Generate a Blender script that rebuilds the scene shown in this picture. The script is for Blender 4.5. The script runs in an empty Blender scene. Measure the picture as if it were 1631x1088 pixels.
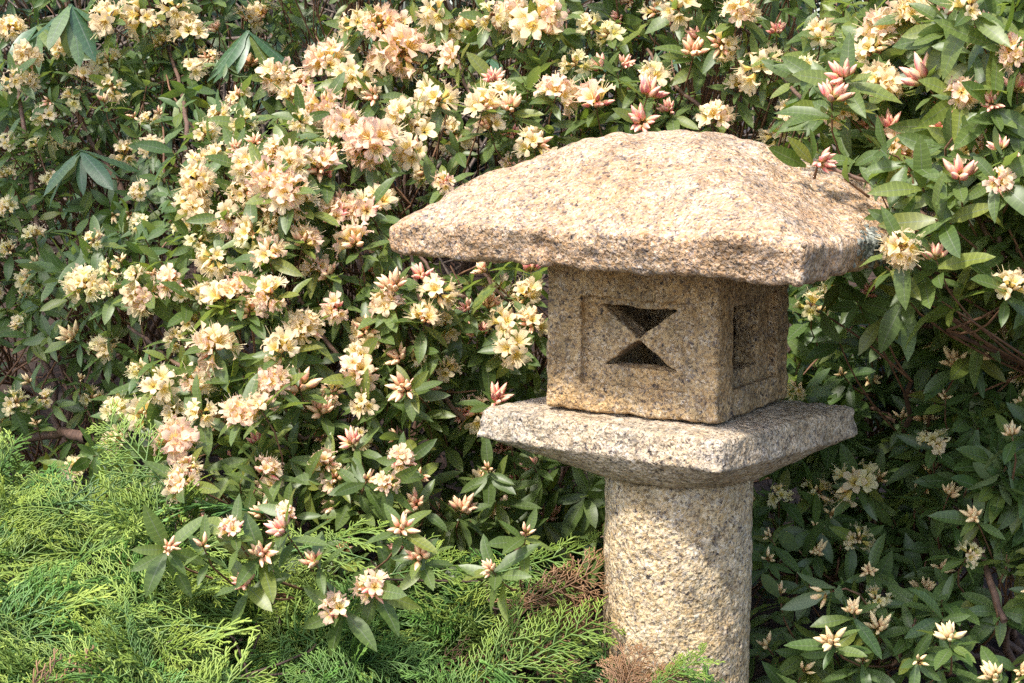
import bpy, math, random
import numpy as np
from mathutils import Matrix, Vector
from mathutils.bvhtree import BVHTree

RNG = np.random.default_rng(7)
random.seed(7)
SC = bpy.context.scene
COL = SC.collection
TAU = 2 * math.pi

# ------------------------------------------------------------------ camera, sky, sun, exposure
PW, PH, FPX, PITCH = 1631.0, 1088.0, 2844.0, math.radians(8.5)
CAM = np.array([0.0, 0.0, 1.5])
cam = bpy.data.objects.new('camera', bpy.data.cameras.new('camera'))
COL.objects.link(cam)
cam.location = CAM
cam.rotation_euler = (math.pi / 2 - PITCH, 0, 0)
cam.data.sensor_width = 36
cam.data.lens = 36 * FPX / PW
cam.data.clip_end = 500
SC.camera = cam

CROWN, CROWN_R = (-1.90, 2.44, 3.15), (0.46, 0.36, 0.28)    # the shade tree's crown
SUN_AZ = math.radians(-142)      # where the sun stands, clockwise from +Y: over the viewer's left shoulder
SUN_EL = math.radians(56)
world = bpy.data.worlds.new('World')
SC.world = world
world.use_nodes = True
wn = world.node_tree.nodes
wl = world.node_tree.links
sky = wn.new('ShaderNodeTexSky')
sky.sky_type = 'NISHITA'
sky.sun_disc = False
sky.sun_elevation = SUN_EL
sky.sun_rotation = SUN_AZ
sky.air_density = 1.0
sky.dust_density = 2.5
wl.new(sky.outputs[0], wn['Background'].inputs[0])
wn['Background'].inputs[1].default_value = 0.15
sun = bpy.data.objects.new('sun', bpy.data.lights.new('sun', 'SUN'))
COL.objects.link(sun)
sun.data.energy = 2.35
sun.data.angle = math.radians(5.0)
sun.data.color = (1.0, 0.955, 0.88)
TO_SUN = np.array([math.sin(SUN_AZ) * math.cos(SUN_EL), math.cos(SUN_AZ) * math.cos(SUN_EL), math.sin(SUN_EL)])
sun.rotation_euler = Vector(-TO_SUN).to_track_quat('-Z', 'Y').to_euler()
SC.view_settings.view_transform = 'Standard'
SC.view_settings.look = 'None'
SC.view_settings.gamma = 1
SC.view_settings.use_curve_mapping = False
SC.view_settings.exposure = 1.52
SC.render.engine = 'CYCLES'
SC.cycles.max_bounces = 8
SC.cycles.transmission_bounces = 4
SC.cycles.use_denoising = False

# ------------------------------------------------------------------ helpers
def at(px, py, Y):
    u = (px - PW / 2) / FPX
    v = (PH / 2 - py) / FPX
    c, s = math.cos(PITCH), math.sin(PITCH)
    d = np.array([u, c + v * s, -s + v * c])
    return CAM + d * (Y / d[1])

def to_px(P):
    P = np.asarray(P, float) - CAM
    c, s = math.cos(PITCH), math.sin(PITCH)
    z = P[..., 1] * c - P[..., 2] * s
    y = P[..., 1] * s + P[..., 2] * c
    return PW / 2 + FPX * P[..., 0] / z, PH / 2 - FPX * y / z, z

def at_z(px, py, z):
    u = (px - PW / 2) / FPX
    v = (PH / 2 - py) / FPX
    c, s = math.cos(PITCH), math.sin(PITCH)
    d = np.array([u, c + v * s, -s + v * c])
    return CAM + d * ((z - CAM[2]) / d[2])

def unit(v):
    v = np.asarray(v, float)
    return v / (np.linalg.norm(v) + 1e-12)

def mesh(name, V, F, mat=None, smooth=True, attrs=None, colors=None):
    """V (n,3) floats, F an (m,k) int array or a list of such arrays."""
    if not isinstance(F, list):
        F = [F]
    F = [np.asarray(f, np.int32) for f in F if len(f)]
    me = bpy.data.meshes.new(name)
    V = np.asarray(V, np.float32)
    loops = np.concatenate([f.ravel() for f in F])
    sizes = np.concatenate([np.full(len(f), f.shape[1], np.int32) for f in F])
    starts = np.concatenate([[0], np.cumsum(sizes)[:-1]]).astype(np.int32)
    me.vertices.add(len(V))
    me.vertices.foreach_set('co', V.ravel())
    me.loops.add(len(loops))
    me.loops.foreach_set('vertex_index', loops)
    me.polygons.add(len(sizes))
    me.polygons.foreach_set('loop_start', starts)
    me.polygons.foreach_set('loop_total', sizes)
    me.polygons.foreach_set('use_smooth', np.full(len(sizes), smooth, bool))
    for k, a in (attrs or {}).items():
        at_ = me.attributes.new(k, 'FLOAT', 'POINT')
        at_.data.foreach_set('value', np.asarray(a, np.float32))
    if colors is not None:
        c_ = me.color_attributes.new('Col', 'FLOAT_COLOR', 'POINT')
        cc = np.ones((len(V), 4), np.float32)
        cc[:, :3] = colors
        c_.data.foreach_set('color', cc.ravel())
    if mat:
        me.materials.append(mat)
    me.update(calc_edges=True)
    return me

def link(name, me, parent=None, mtx=None, kind=None):
    o = bpy.data.objects.new(name, me)
    COL.objects.link(o)
    if parent is not None:
        o.parent = parent
    if mtx is not None:
        o.matrix_basis = mtx
    if kind:
        o['kind'] = kind
    return o

def tag(o, label, cat, group=None):
    o['label'] = label
    o['category'] = cat
    if group:
        o['group'] = group
    return o

def thing(name, loc, label, cat, group=None):
    o = bpy.data.objects.new(name, None)
    o.empty_display_size = 0.1
    COL.objects.link(o)
    o.location = loc
    return tag(o, label, cat, group)

def mat4(x, y, z, loc, s=1.0):
    return Matrix(((x[0] * s, y[0] * s, z[0] * s, loc[0]), (x[1] * s, y[1] * s, z[1] * s, loc[1]),
                   (x[2] * s, y[2] * s, z[2] * s, loc[2]), (0, 0, 0, 1)))

def frame_z(axis):
    """x, y, z with z along AXIS and a random roll."""
    z = unit(axis)
    a = np.array([0, 0, 1.0]) if abs(z[2]) < 0.9 else np.array([1.0, 0, 0])
    x = unit(np.cross(a, z))
    y = np.cross(z, x)
    t = RNG.uniform(0, TAU)
    return x * math.cos(t) + y * math.sin(t), -x * math.sin(t) + y * math.cos(t), z

class Tubes:
    def __init__(self):
        self.V, self.F, self.n = [], [], 0
    def add(self, pts, rad, sides=4):
        pts = np.asarray(pts, float)
        k = len(pts)
        rad = np.broadcast_to(np.asarray(rad, float), (k,))
        t = np.gradient(pts, axis=0)
        t /= np.linalg.norm(t, axis=1)[:, None] + 1e-9
        ref = np.array([0.31, 0.2, 0.93]) if abs(t[0] @ np.array([0.31, 0.2, 0.93])) < 0.9 else np.array([1.0, 0, 0])
        x = np.cross(t, ref)
        x /= np.linalg.norm(x, axis=1)[:, None] + 1e-9
        y = np.cross(t, x)
        a = np.arange(sides) * TAU / sides
        ring = pts[:, None, :] + rad[:, None, None] * (np.cos(a)[None, :, None] * x[:, None, :] + np.sin(a)[None, :, None] * y[:, None, :])
        self.V.append(ring.reshape(-1, 3))
        i = np.arange(k - 1)[:, None] * sides
        j = np.arange(sides)[None, :]
        j2 = (j + 1) % sides
        self.F.append(self.n + np.stack([i + j, i + j2, i + sides + j2, i + sides + j], -1).reshape(-1, 4))
        self.n += k * sides
    def build(self, name, mat):
        return mesh(name, np.concatenate(self.V), np.concatenate(self.F), mat)

def bez(a, b, c, n):
    t = np.linspace(0, 1, n)[:, None]
    return (1 - t) ** 2 * a + 2 * t * (1 - t) * b + t * t * c

def spline(pts, n, jit=0.0):
    pts = np.asarray(pts, float)
    d = np.concatenate([[0], np.cumsum(np.linalg.norm(np.diff(pts, axis=0), axis=1))])
    t = np.linspace(0, d[-1], n)
    out = np.stack([np.interp(t, d, pts[:, k]) for k in range(3)], 1)
    for _ in range(2):
        out[1:-1] = 0.25 * out[:-2] + 0.5 * out[1:-1] + 0.25 * out[2:]
    if jit:
        out[1:-1] += RNG.normal(0, jit, out[1:-1].shape)
    return out

def ground_z(x, y):
    return 0.33 + 0.27 * np.clip(y - 2.6, 0, 3.4) + 0.03 * np.sin(x * 3.1 + 1) * np.sin(y * 2.3)

# ------------------------------------------------------------------ materials
def new_mat(name):
    m = bpy.data.materials.new(name)
    m.use_nodes = True
    nt = m.node_tree
    return m, nt.nodes, nt.links, nt.nodes['Principled BSDF']

def ramp(nodes, stops, interp='LINEAR'):
    r = nodes.new('ShaderNodeValToRGB')
    r.color_ramp.interpolation = interp
    e = r.color_ramp.elements
    while len(e) < len(stops):
        e.new(0.5)
    for k, (p, c) in enumerate(stops):
        e[k].position = p
        e[k].color = (*c, 1)
    return r

def noise(nodes, links, vec, scale, detail=3, rough=0.55):
    n = nodes.new('ShaderNodeTexNoise')
    n.inputs['Scale'].default_value = scale
    n.inputs['Detail'].default_value = detail
    n.inputs['Roughness'].default_value = rough
    if vec is not None:
        links.new(vec, n.inputs['Vector'])
    return n

def mix(nodes, links, mode, fac, a, b):
    m = nodes.new('ShaderNodeMix')
    m.data_type = 'RGBA'
    m.blend_type = mode
    for sock, v in ((m.inputs[0], fac), (m.inputs[6], a), (m.inputs[7], b)):
        if isinstance(v, (int, float)):
            sock.default_value = v
        elif isinstance(v, tuple):
            sock.default_value = (*v, 1)
        else:
            links.new(v, sock)
    return m.outputs[2]

def granite(name, tan, pale, grey, stain, stain_amt, grain=340.0, fine=1.0):
    m, n, l, p = new_mat(name)
    tc = n.new('ShaderNodeTexCoord').outputs['Object']
    warp = noise(n, l, tc, 160, 2)
    vadd = n.new('ShaderNodeMix'); vadd.data_type = 'VECTOR'; vadd.blend_type = 'MIX' if hasattr(vadd, 'blend_type') else None
    sub = n.new('ShaderNodeVectorMath'); sub.operation = 'SCALE'; sub.inputs[3].default_value = 0.007
    l.new(warp.outputs['Color'], sub.inputs[0])
    add = n.new('ShaderNodeVectorMath'); add.operation = 'ADD'
    l.new(tc, add.inputs[0]); l.new(sub.outputs[0], add.inputs[1])
    n.remove(vadd)
    v = n.new('ShaderNodeTexVoronoi'); v.inputs['Scale'].default_value = grain
    l.new(add.outputs[0], v.inputs['Vector'])
    sep = n.new('ShaderNodeSeparateColor'); l.new(v.outputs['Color'], sep.inputs[0])
    r = ramp(n, [(0.0, (0.035, 0.03, 0.03)), (0.10, (0.12, 0.09, 0.08)), (0.18, grey), (0.36, tan), (0.62, pale), (0.88, tuple(0.6 * q + 0.28 for q in pale))], 'CONSTANT')
    l.new(sep.outputs[0], r.inputs[0])
    # second, coarser set of crystals
    v2 = n.new('ShaderNodeTexVoronoi'); v2.inputs['Scale'].default_value = grain * 0.47
    l.new(add.outputs[0], v2.inputs['Vector'])
    sep2 = n.new('ShaderNodeSeparateColor'); l.new(v2.outputs['Color'], sep2.inputs[0])
    r2 = ramp(n, [(0.0, (0.09, 0.075, 0.07)), (0.12, tan), (0.5, pale), (0.85, grey)], 'CONSTANT')
    l.new(sep2.outputs[1], r2.inputs[0])
    c = mix(n, l, 'MIX', 0.36, r.outputs[0], r2.outputs[0])
    # iron staining and weathering, in patches
    big = noise(n, l, tc, 9, 4, 0.6)
    rs = ramp(n, [(0.40, (0, 0, 0)), (0.68, (1, 1, 1))])
    l.new(big.outputs[0], rs.inputs[0])
    mm = n.new('ShaderNodeMath'); mm.operation = 'MULTIPLY'; mm.inputs[1].default_value = stain_amt
    l.new(rs.outputs[0], mm.inputs[0])
    c = mix(n, l, 'MULTIPLY', mm.outputs[0], c, stain)
    mid = noise(n, l, tc, 45, 3, 0.6)
    rm = ramp(n, [(0.3, (0.74, 0.69, 0.63)), (0.65, (1.12, 1.1, 1.08))])
    l.new(mid.outputs[0], rm.inputs[0])
    c = mix(n, l, 'MULTIPLY', 1.0, c, rm.outputs[0])
    # grey weathering in cloudy patches and a few pale crusts of lichen
    wz = noise(n, l, tc, 16, 5, 0.7)
    rw = ramp(n, [(0.50, (1, 1, 1)), (0.66, (0.66, 0.67, 0.66))]); l.new(wz.outputs[0], rw.inputs[0])
    c = mix(n, l, 'MULTIPLY', 1.0, c, rw.outputs[0])
    lz = noise(n, l, tc, 34, 5, 0.75)
    rl = ramp(n, [(0.665, (0, 0, 0)), (0.70, (0.55, 0.55, 0.55))]); l.new(lz.outputs[0], rl.inputs[0])
    c = mix(n, l, 'MIX', rl.outputs[0], c, (0.50, 0.50, 0.43))
    l.new(c, p.inputs['Base Color'])
    p.inputs['Roughness'].default_value = 0.78
    p.inputs['Specular IOR Level'].default_value = 0.35
    h1 = noise(n, l, tc, 230 * fine, 4, 0.65)
    h2 = n.new('ShaderNodeTexVoronoi'); h2.inputs['Scale'].default_value = 150 * fine
    l.new(add.outputs[0], h2.inputs['Vector'])
    ad = n.new('ShaderNodeMath'); ad.operation = 'ADD'
    l.new(h1.outputs[0], ad.inputs[0]); l.new(h2.outputs['Distance'], ad.inputs[1])
    b = n.new('ShaderNodeBump'); b.inputs['Strength'].default_value = 0.75; b.inputs['Distance'].default_value = 0.004
    l.new(ad.outputs[0], b.inputs['Height'])
    l.new(b.outputs[0], p.inputs['Normal'])
    return m

def leaf_mat(name, dark, light, under, rough=0.42, trans=0.22):
    m, n, l, p = new_mat(name)
    info = n.new('ShaderNodeObjectInfo')
    a = n.new('ShaderNodeAttribute'); a.attribute_name = 'rnd'
    s = n.new('ShaderNodeMath'); s.operation = 'ADD'
    l.new(info.outputs['Random'], s.inputs[0]); l.new(a.outputs['Fac'], s.inputs[1])
    fr = n.new('ShaderNodeMath'); fr.operation = 'FRACT'; l.new(s.outputs[0], fr.inputs[0])
    r = ramp(n, [(0.0, dark), (0.75, light), (0.93, tuple(min(1, k * q) for k, q in zip(light, (1.35, 1.15, 0.8)))), (1.0, (0.16, 0.17, 0.035))])
    l.new(fr.outputs[0], r.inputs[0])
    tc = n.new('ShaderNodeTexCoord').outputs['Object']
    nz = noise(n, l, tc, 60, 3)
    rz = ramp(n, [(0.3, (0.82, 0.82, 0.82)), (0.7, (1.15, 1.15, 1.15))]); l.new(nz.outputs[0], rz.inputs[0])
    c = mix(n, l, 'MULTIPLY', 1.0, r.outputs[0], rz.outputs[0])
    # pale midrib
    lx = n.new('ShaderNodeAttribute'); lx.attribute_name = 'lx'
    ab = n.new('ShaderNodeMath'); ab.operation = 'ABSOLUTE'; l.new(lx.outputs['Fac'], ab.inputs[0])
    rr = ramp(n, [(0.0, (1, 1, 1)), (0.09, (0, 0, 0))]); l.new(ab.outputs[0], rr.inputs[0])
    c = mix(n, l, 'MIX', rr.outputs[0], c, tuple(0.5 * k + 0.10 for k in light))
    # side veins, and a few brown blemishes
    ly = n.new('ShaderNodeAttribute'); ly.attribute_name = 'ly'
    ve = n.new('ShaderNodeMath'); ve.operation = 'MULTIPLY_ADD'; ve.inputs[1].default_value = -2.6
    l.new(ab.outputs[0], ve.inputs[0])
    lm = n.new('ShaderNodeMath'); lm.operation = 'MULTIPLY'; lm.inputs[1].default_value = 62.0
    l.new(ly.outputs['Fac'], lm.inputs[0]); l.new(lm.outputs[0], ve.inputs[2])
    si = n.new('ShaderNodeMath'); si.operation = 'SINE'; l.new(ve.outputs[0], si.inputs[0])
    rv = ramp(n, [(0.0, (0.90, 0.90, 0.88)), (0.8, (1, 1, 1)), (1.0, (1.22, 1.20, 1.15))]); l.new(si.outputs[0], rv.inputs[0])
    c = mix(n, l, 'MULTIPLY', 1.0, c, rv.outputs[0])
    bz_ = noise(n, l, tc, 38, 2, 0.5)
    rb = ramp(n, [(0.70, (0, 0, 0)), (0.76, (1, 1, 1))]); l.new(bz_.outputs[0], rb.inputs[0])
    c = mix(n, l, 'MIX', rb.outputs[0], c, (0.13, 0.085, 0.035))
    g = n.new('ShaderNodeNewGeometry')
    c = mix(n, l, 'MIX', g.outputs['Backfacing'], c, under)
    l.new(c, p.inputs['Base Color'])
    p.inputs['Roughness'].default_value = rough
    p.inputs['Specular IOR Level'].default_value = 0.5
    t = n.new('ShaderNodeBsdfTranslucent')
    tcx = mix(n, l, 'MULTIPLY', 1.0, c, (1.9, 1.9, 0.7)); l.new(tcx, t.inputs[0])
    ms = n.new('ShaderNodeMixShader'); ms.inputs[0].default_value = trans
    l.new(p.outputs[0], ms.inputs[1]); l.new(t.outputs[0], ms.inputs[2])
    l.new(ms.outputs[0], n['Material Output'].inputs[0])
    return m

def petal_mat(name, trans=0.5):
    m, n, l, p = new_mat(name)
    a = n.new('ShaderNodeVertexColor'); a.layer_name = 'Col'
    info = n.new('ShaderNodeObjectInfo')
    r = ramp(n, [(0, (0.86, 0.84, 0.80)), (1, (1.08, 1.06, 1.04))]); l.new(info.outputs['Random'], r.inputs[0])
    c = mix(n, l, 'MULTIPLY', 1.0, a.outputs[0], r.outputs[0])
    l.new(c, p.inputs['Base Color'])
    p.inputs['Roughness'].default_value = 0.6
    p.inputs['Specular IOR Level'].default_value = 0.25
    t = n.new('ShaderNodeBsdfTranslucent'); l.new(c, t.inputs[0])
    ms = n.new('ShaderNodeMixShader'); ms.inputs[0].default_value = trans
    l.new(p.outputs[0], ms.inputs[1]); l.new(t.outputs[0], ms.inputs[2])
    l.new(ms.outputs[0], n['Material Output'].inputs[0])
    return m

def bark_mat(name, a, b):
    m, n, l, p = new_mat(name)
    tc = n.new('ShaderNodeTexCoord').outputs['Object']
    z = noise(n, l, tc, 70, 4, 0.6)
    r = ramp(n, [(0.35, a), (0.7, b)]); l.new(z.outputs[0], r.inputs[0])
    l.new(r.outputs[0], p.inputs['Base Color'])
    p.inputs['Roughness'].default_value = 0.7
    bu = n.new('ShaderNodeBump'); bu.inputs['Strength'].default_value = 0.5; bu.inputs['Distance'].default_value = 0.003
    l.new(z.outputs[0], bu.inputs['Height']); l.new(bu.outputs[0], p.inputs['Normal'])
    return m

def spray_mat(name, base, tip, alt):
    m, n, l, p = new_mat(name)
    a = n.new('ShaderNodeAttribute'); a.attribute_name = 'tip'
    r = ramp(n, [(0.0, base), (0.55, tuple(0.5 * (x + y) for x, y in zip(base, tip))), (1.0, tip)]); l.new(a.outputs['Fac'], r.inputs[0])
    info = n.new('ShaderNodeObjectInfo')
    r2 = ramp(n, [(0.0, (1, 1, 1)), (0.5, (1, 1, 1)), (1.0, alt)]); l.new(info.outputs['Random'], r2.inputs[0])
    c = mix(n, l, 'MULTIPLY', 1.0, r.outputs[0], r2.outputs[0])
    l.new(c, p.inputs['Base Color'])
    p.inputs['Roughness'].default_value = 0.5
    t = n.new('ShaderNodeBsdfTranslucent'); l.new(c, t.inputs[0])
    ms = n.new('ShaderNodeMixShader'); ms.inputs[0].default_value = 0.2
    l.new(p.outputs[0], ms.inputs[1]); l.new(t.outputs[0], ms.inputs[2])
    l.new(ms.outputs[0], n['Material Output'].inputs[0])
    return m

M = {
    'roof': granite('roof_granite', (0.43, 0.28, 0.15), (0.53, 0.40, 0.27), (0.32, 0.27, 0.24), (0.95, 0.70, 0.46), 0.5),
    'box': granite('box_granite', (0.42, 0.29, 0.15), (0.52, 0.39, 0.22), (0.30, 0.24, 0.18), (0.95, 0.74, 0.42), 0.6, 330),
    'plat': granite('platform_granite', (0.44, 0.35, 0.24), (0.52, 0.45, 0.35), (0.32, 0.285, 0.25), (0.95, 0.82, 0.6), 0.5, 330),
    'post': granite('post_granite', (0.48, 0.36, 0.20), (0.60, 0.50, 0.34), (0.38, 0.33, 0.27), (0.95, 0.78, 0.5), 0.5, 300),
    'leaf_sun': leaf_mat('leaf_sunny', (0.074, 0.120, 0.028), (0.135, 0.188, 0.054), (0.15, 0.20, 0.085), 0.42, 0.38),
    'leaf_shade': leaf_mat('leaf_shaded', (0.064, 0.118, 0.030), (0.115, 0.176, 0.052), (0.14, 0.19, 0.085), 0.42, 0.36),  # darker copy of the sunny leaf, shade of the dim bushes in its colour
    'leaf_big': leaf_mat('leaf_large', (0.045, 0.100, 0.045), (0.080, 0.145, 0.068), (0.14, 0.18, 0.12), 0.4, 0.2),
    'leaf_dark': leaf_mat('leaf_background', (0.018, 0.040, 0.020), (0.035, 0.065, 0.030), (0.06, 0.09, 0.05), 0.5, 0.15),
    'petal': petal_mat('petal'),
    'bud': petal_mat('bud', 0.12),
    'twig': bark_mat('twig_bark', (0.11, 0.05, 0.025), (0.24, 0.125, 0.065)),
    'branch': bark_mat('branch_bark', (0.075, 0.04, 0.025), (0.17, 0.095, 0.06)),
    'juniper_bark': bark_mat('juniper_bark', (0.03, 0.018, 0.012), (0.09, 0.05, 0.03)),
    'dead_twig': bark_mat('dead_twig_bark', (0.06, 0.042, 0.03), (0.15, 0.11, 0.08)),
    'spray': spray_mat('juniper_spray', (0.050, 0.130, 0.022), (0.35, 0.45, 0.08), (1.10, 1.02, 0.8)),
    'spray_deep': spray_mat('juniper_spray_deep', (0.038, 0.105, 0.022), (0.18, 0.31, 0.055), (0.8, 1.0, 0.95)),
    'spray_dead': spray_mat('juniper_spray_dead', (0.17, 0.085, 0.04), (0.46, 0.265, 0.13), (0.8, 0.8, 0.8)),
    'straw': bark_mat('pine_straw', (0.045, 0.02, 0.012), (0.13, 0.06, 0.036)),
}

# ------------------------------------------------------------------ ground
def soil_mat():
    m, n, l, p = new_mat('soil')
    tc = n.new('ShaderNodeTexCoord').outputs['Object']
    a = noise(n, l, tc, 14, 5, 0.65)
    r = ramp(n, [(0.3, (0.014, 0.009, 0.006)), (0.55, (0.034, 0.020, 0.013)), (0.75, (0.065, 0.037, 0.024))]); l.new(a.outputs[0], r.inputs[0])
    l.new(r.outputs[0], p.inputs['Base Color'])
    p.inputs['Roughness'].default_value = 0.95
    b = n.new('ShaderNodeBump'); b.inputs['Strength'].default_value = 0.8; b.inputs['Distance'].default_value = 0.02
    l.new(a.outputs[0], b.inputs['Height']); l.new(b.outputs[0], p.inputs['Normal'])
    return m
gx = np.concatenate([[-60, -25, -10], np.linspace(-5, 5, 90), [10, 25, 60]])
gy = np.concatenate([[-40, -15, -5], np.linspace(-1, 8, 90), [14, 30, 80]])
GX, GY = np.meshgrid(gx, gy)
GZ = ground_z(GX, GY) + 0.02 * np.sin(GX * 9 + 2 * np.sin(GY * 5)) * np.sin(GY * 8)
nxg = len(gx)
ii, jj = np.meshgrid(np.arange(len(gy) - 1), np.arange(nxg - 1), indexing='ij')
q = (ii * nxg + jj).ravel()
link('ground', mesh('ground', np.stack([GX, GY, GZ], -1).reshape(-1, 3), np.stack([q, q + 1, q + nxg + 1, q + nxg], 1), soil_mat()), kind='structure')

# pine straw over the soil
ns = 9000
sx = RNG.uniform(-1.6, 2.2, ns); sy = RNG.uniform(2.3, 5.2, ns)
ang = RNG.uniform(0, TAU, ns); ln = RNG.uniform(0.03, 0.085, ns); tl = RNG.normal(0, 0.22, ns)
d0 = np.stack([np.cos(ang), np.sin(ang), tl], 1)
sd = np.stack([-np.sin(ang), np.cos(ang), np.zeros(ns)], 1) * RNG.uniform(0.0008, 0.0018, ns)[:, None]
c0 = np.stack([sx, sy, ground_z(sx, sy) + RNG.uniform(0.005, 0.035, ns)], 1)
up = np.array([0, 0, 1.0]) * RNG.uniform(0, 0.012, ns)[:, None]
VS = np.stack([c0 - d0 * ln[:, None] - sd, c0 - d0 * ln[:, None] + sd, c0 + up + sd, c0 + up - sd, c0 + d0 * ln[:, None] + sd, c0 + d0 * ln[:, None] - sd], 1)
b6 = np.arange(ns)[:, None] * 6
link('pine_straw', mesh('pine_straw', VS.reshape(-1, 3), np.concatenate([b6 + [0, 1, 2, 3], b6 + [3, 2, 4, 5]]), M['straw'], False), kind='stuff')

# ------------------------------------------------------------------ stone lantern
def upsample(n_in, n_out):
    """cubic B-spline interpolation matrix"""
    t = np.linspace(0, n_in - 3.0001, n_out)
    i = np.floor(t).astype(int); f = t - i
    Wm = np.zeros((n_out, n_in), np.float32)
    w = np.stack([(1 - f) ** 2 / 2, 0.5 + f - f * f, f * f / 2], 1)
    for k in range(3):
        Wm[np.arange(n_out), i + k] += w[:, k]
    return Wm

def grid_noise(shape, h, wave, rng):
    n = [max(4, int(s * h / wave) + 4) for s in shape]
    g = rng.uniform(-1, 1, n).astype(np.float32)
    for ax in range(3):
        g = np.moveaxis(np.tensordot(upsample(n[ax], shape[ax]), g, axes=(1, ax)), 0, ax)
    return g * 1.8

def surface_nets(F, org, h):
    S = F < 0
    nx, ny, nz = F.shape
    cnt = np.zeros((nx - 1, ny - 1, nz - 1), np.int8)
    for dx in (0, 1):
        for dy in (0, 1):
            for dz in (0, 1):
                cnt += S[dx:nx - 1 + dx, dy:ny - 1 + dy, dz:nz - 1 + dz]
    act = np.argwhere((cnt > 0) & (cnt < 8))
    idx = np.full(cnt.shape, -1, np.int32)
    idx[act[:, 0], act[:, 1], act[:, 2]] = np.arange(len(act))
    cor = np.array([(a, b, c) for a in (0, 1) for b in (0, 1) for c in (0, 1)])
    vals = np.stack([F[act[:, 0] + c[0], act[:, 1] + c[1], act[:, 2] + c[2]] for c in cor], 1)
    acc = np.zeros((len(act), 3), np.float32); m = np.zeros(len(act), np.float32)
    for a in range(8):
        for b in range(a + 1, 8):
            if np.abs(cor[a] - cor[b]).sum() == 1:
                va, vb = vals[:, a], vals[:, b]
                on = (va < 0) != (vb < 0)
                t = np.where(on, va / np.where(on, va - vb, 1), 0)
                acc += np.where(on[:, None], cor[a] + t[:, None] * (cor[b] - cor[a]), 0)
                m += on
    V = (act + acc / m[:, None]) * h + org
    quads = []
    for ax in range(3):
        o = [k for k in range(3) if k != ax]
        sl0 = [slice(1, -1)] * 3; sl0[ax] = slice(0, -1)
        sl1 = [slice(1, -1)] * 3; sl1[ax] = slice(1, None)
        s0, s1 = S[tuple(sl0)], S[tuple(sl1)]
        e = np.argwhere(s0 != s1)
        fl = s0[e[:, 0], e[:, 1], e[:, 2]]
        e = e.copy()
        for k in o:
            e[:, k] += 1
        q4 = []
        for da, db in ((-1, -1), (0, -1), (0, 0), (-1, 0)):
            c = e.copy(); c[:, o[0]] += da; c[:, o[1]] += db
            q4.append(idx[c[:, 0], c[:, 1], c[:, 2]])
        qd = np.stack(q4, 1)
        if ax == 1:
            fl = ~fl
        qd[~fl] = qd[~fl][:, ::-1]
        quads.append(qd)
    return V, np.concatenate(quads)

def quad_planes(L, Fp, R):
    """outward 2-D half planes of the parallelogram L, F, R, L+R-F"""
    B = L + R - Fp
    P = [L[:2], Fp[:2], R[:2], B[:2]]
    C = (P[0] + P[2]) / 2
    out = []
    for k in range(4):
        a, b = P[k], P[(k + 1) % 4]
        n = np.array([(b - a)[1], -(b - a)[0]]); n /= np.linalg.norm(n)
        if n @ (C - a) > 0:
            n = -n
        out.append((n, n @ a))
    return out, C

def smax(a, b, k):
    h = np.clip(0.5 + 0.5 * (a - b) / k, 0, 1)
    return b + (a - b) * h + k * h * (1 - h)

def grid(lo, hi, h):
    ax = [np.arange(lo[k], hi[k] + h, h, dtype=np.float32) for k in range(3)]
    return np.meshgrid(*ax, indexing='ij', sparse=True)

def stone(name, F, lo, h, mat, parent):
    V, Q = surface_nets(F.astype(np.float32), np.asarray(lo, float), h)
    V = V - np.array(parent.location)
    return link(name, mesh(name, V, Q, mat), parent)

AX, AY = 0.2495, 2.61
Z_ROOF, Z_BOX, Z_POST = 1.240, 1.014, 0.915
lantern = thing('stone_lantern', (AX, AY, ground_z(AX, AY)),
                'tan granite garden lantern with a broad hipped roof on a round post', 'stone lantern')
rng = np.random.default_rng(3)

# roof
Lr, Fr, Rr = at_z(614, 405, Z_ROOF), at_z(1278, 458, Z_ROOF), at_z(1512, 402, Z_ROOF)
roof_pl, roof_c = quad_planes(Lr, Fr, Rr)
roof_in = [abs(n @ roof_c - d) for n, d in roof_pl]
def roof_t(x, y):
    t = None
    for (n, d), r in zip(roof_pl, roof_in):
        q_ = (d - n[0] * x - n[1] * y) / r
        t = q_ if t is None else -smax(-t, -q_, 0.10)
    return t
def roof_top(x, y):
    t = np.clip(roof_t(x, y), 0, 1)
    return 1.293 + 0.114 * (1 - (1 - np.clip(t / 0.86, 0, 1)) ** 1.55)
h = 0.003
cs = np.array([Lr, Fr, Rr, Lr + Rr - Fr])
lo = np.array([cs[:, 0].min() - 0.03, cs[:, 1].min() - 0.03, Z_ROOF - 0.02]); hi = np.array([cs[:, 0].max() + 0.03, cs[:, 1].max() + 0.03, 1.45])
X, Y, Z = grid(lo, hi, h)
side = None
for k, (n, d) in enumerate(roof_pl):
    s_ = n[0] * X + n[1] * Y - d - 0.22 * (Z - Z_ROOF - 0.02)
    side = s_ if side is None else smax(side, s_, 0.009)
F = smax(side, (Z - roof_top(X, Y)) * 0.86, 0.009)
F = smax(F, Z_ROOF - Z + 0 * X, 0.010)
sh = F.shape
F = F + (0.0100 * grid_noise(sh, h, 0.16, rng) + 0.0075 * (np.abs(grid_noise(sh, h, 0.075, rng)) - 0.3) + 0.0045 * (0.3 - np.abs(grid_noise(sh, h, 0.034, rng)))) * np.clip((Z - Z_ROOF - 0.012) / 0.04, 0.10, 1) + 0.0018 * grid_noise(sh, h, 0.026, rng) + 0.0027 * grid_noise(sh, h, 0.011, rng)
roof = stone('roof', F, lo, h, M['roof'], lantern)
del F

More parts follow.
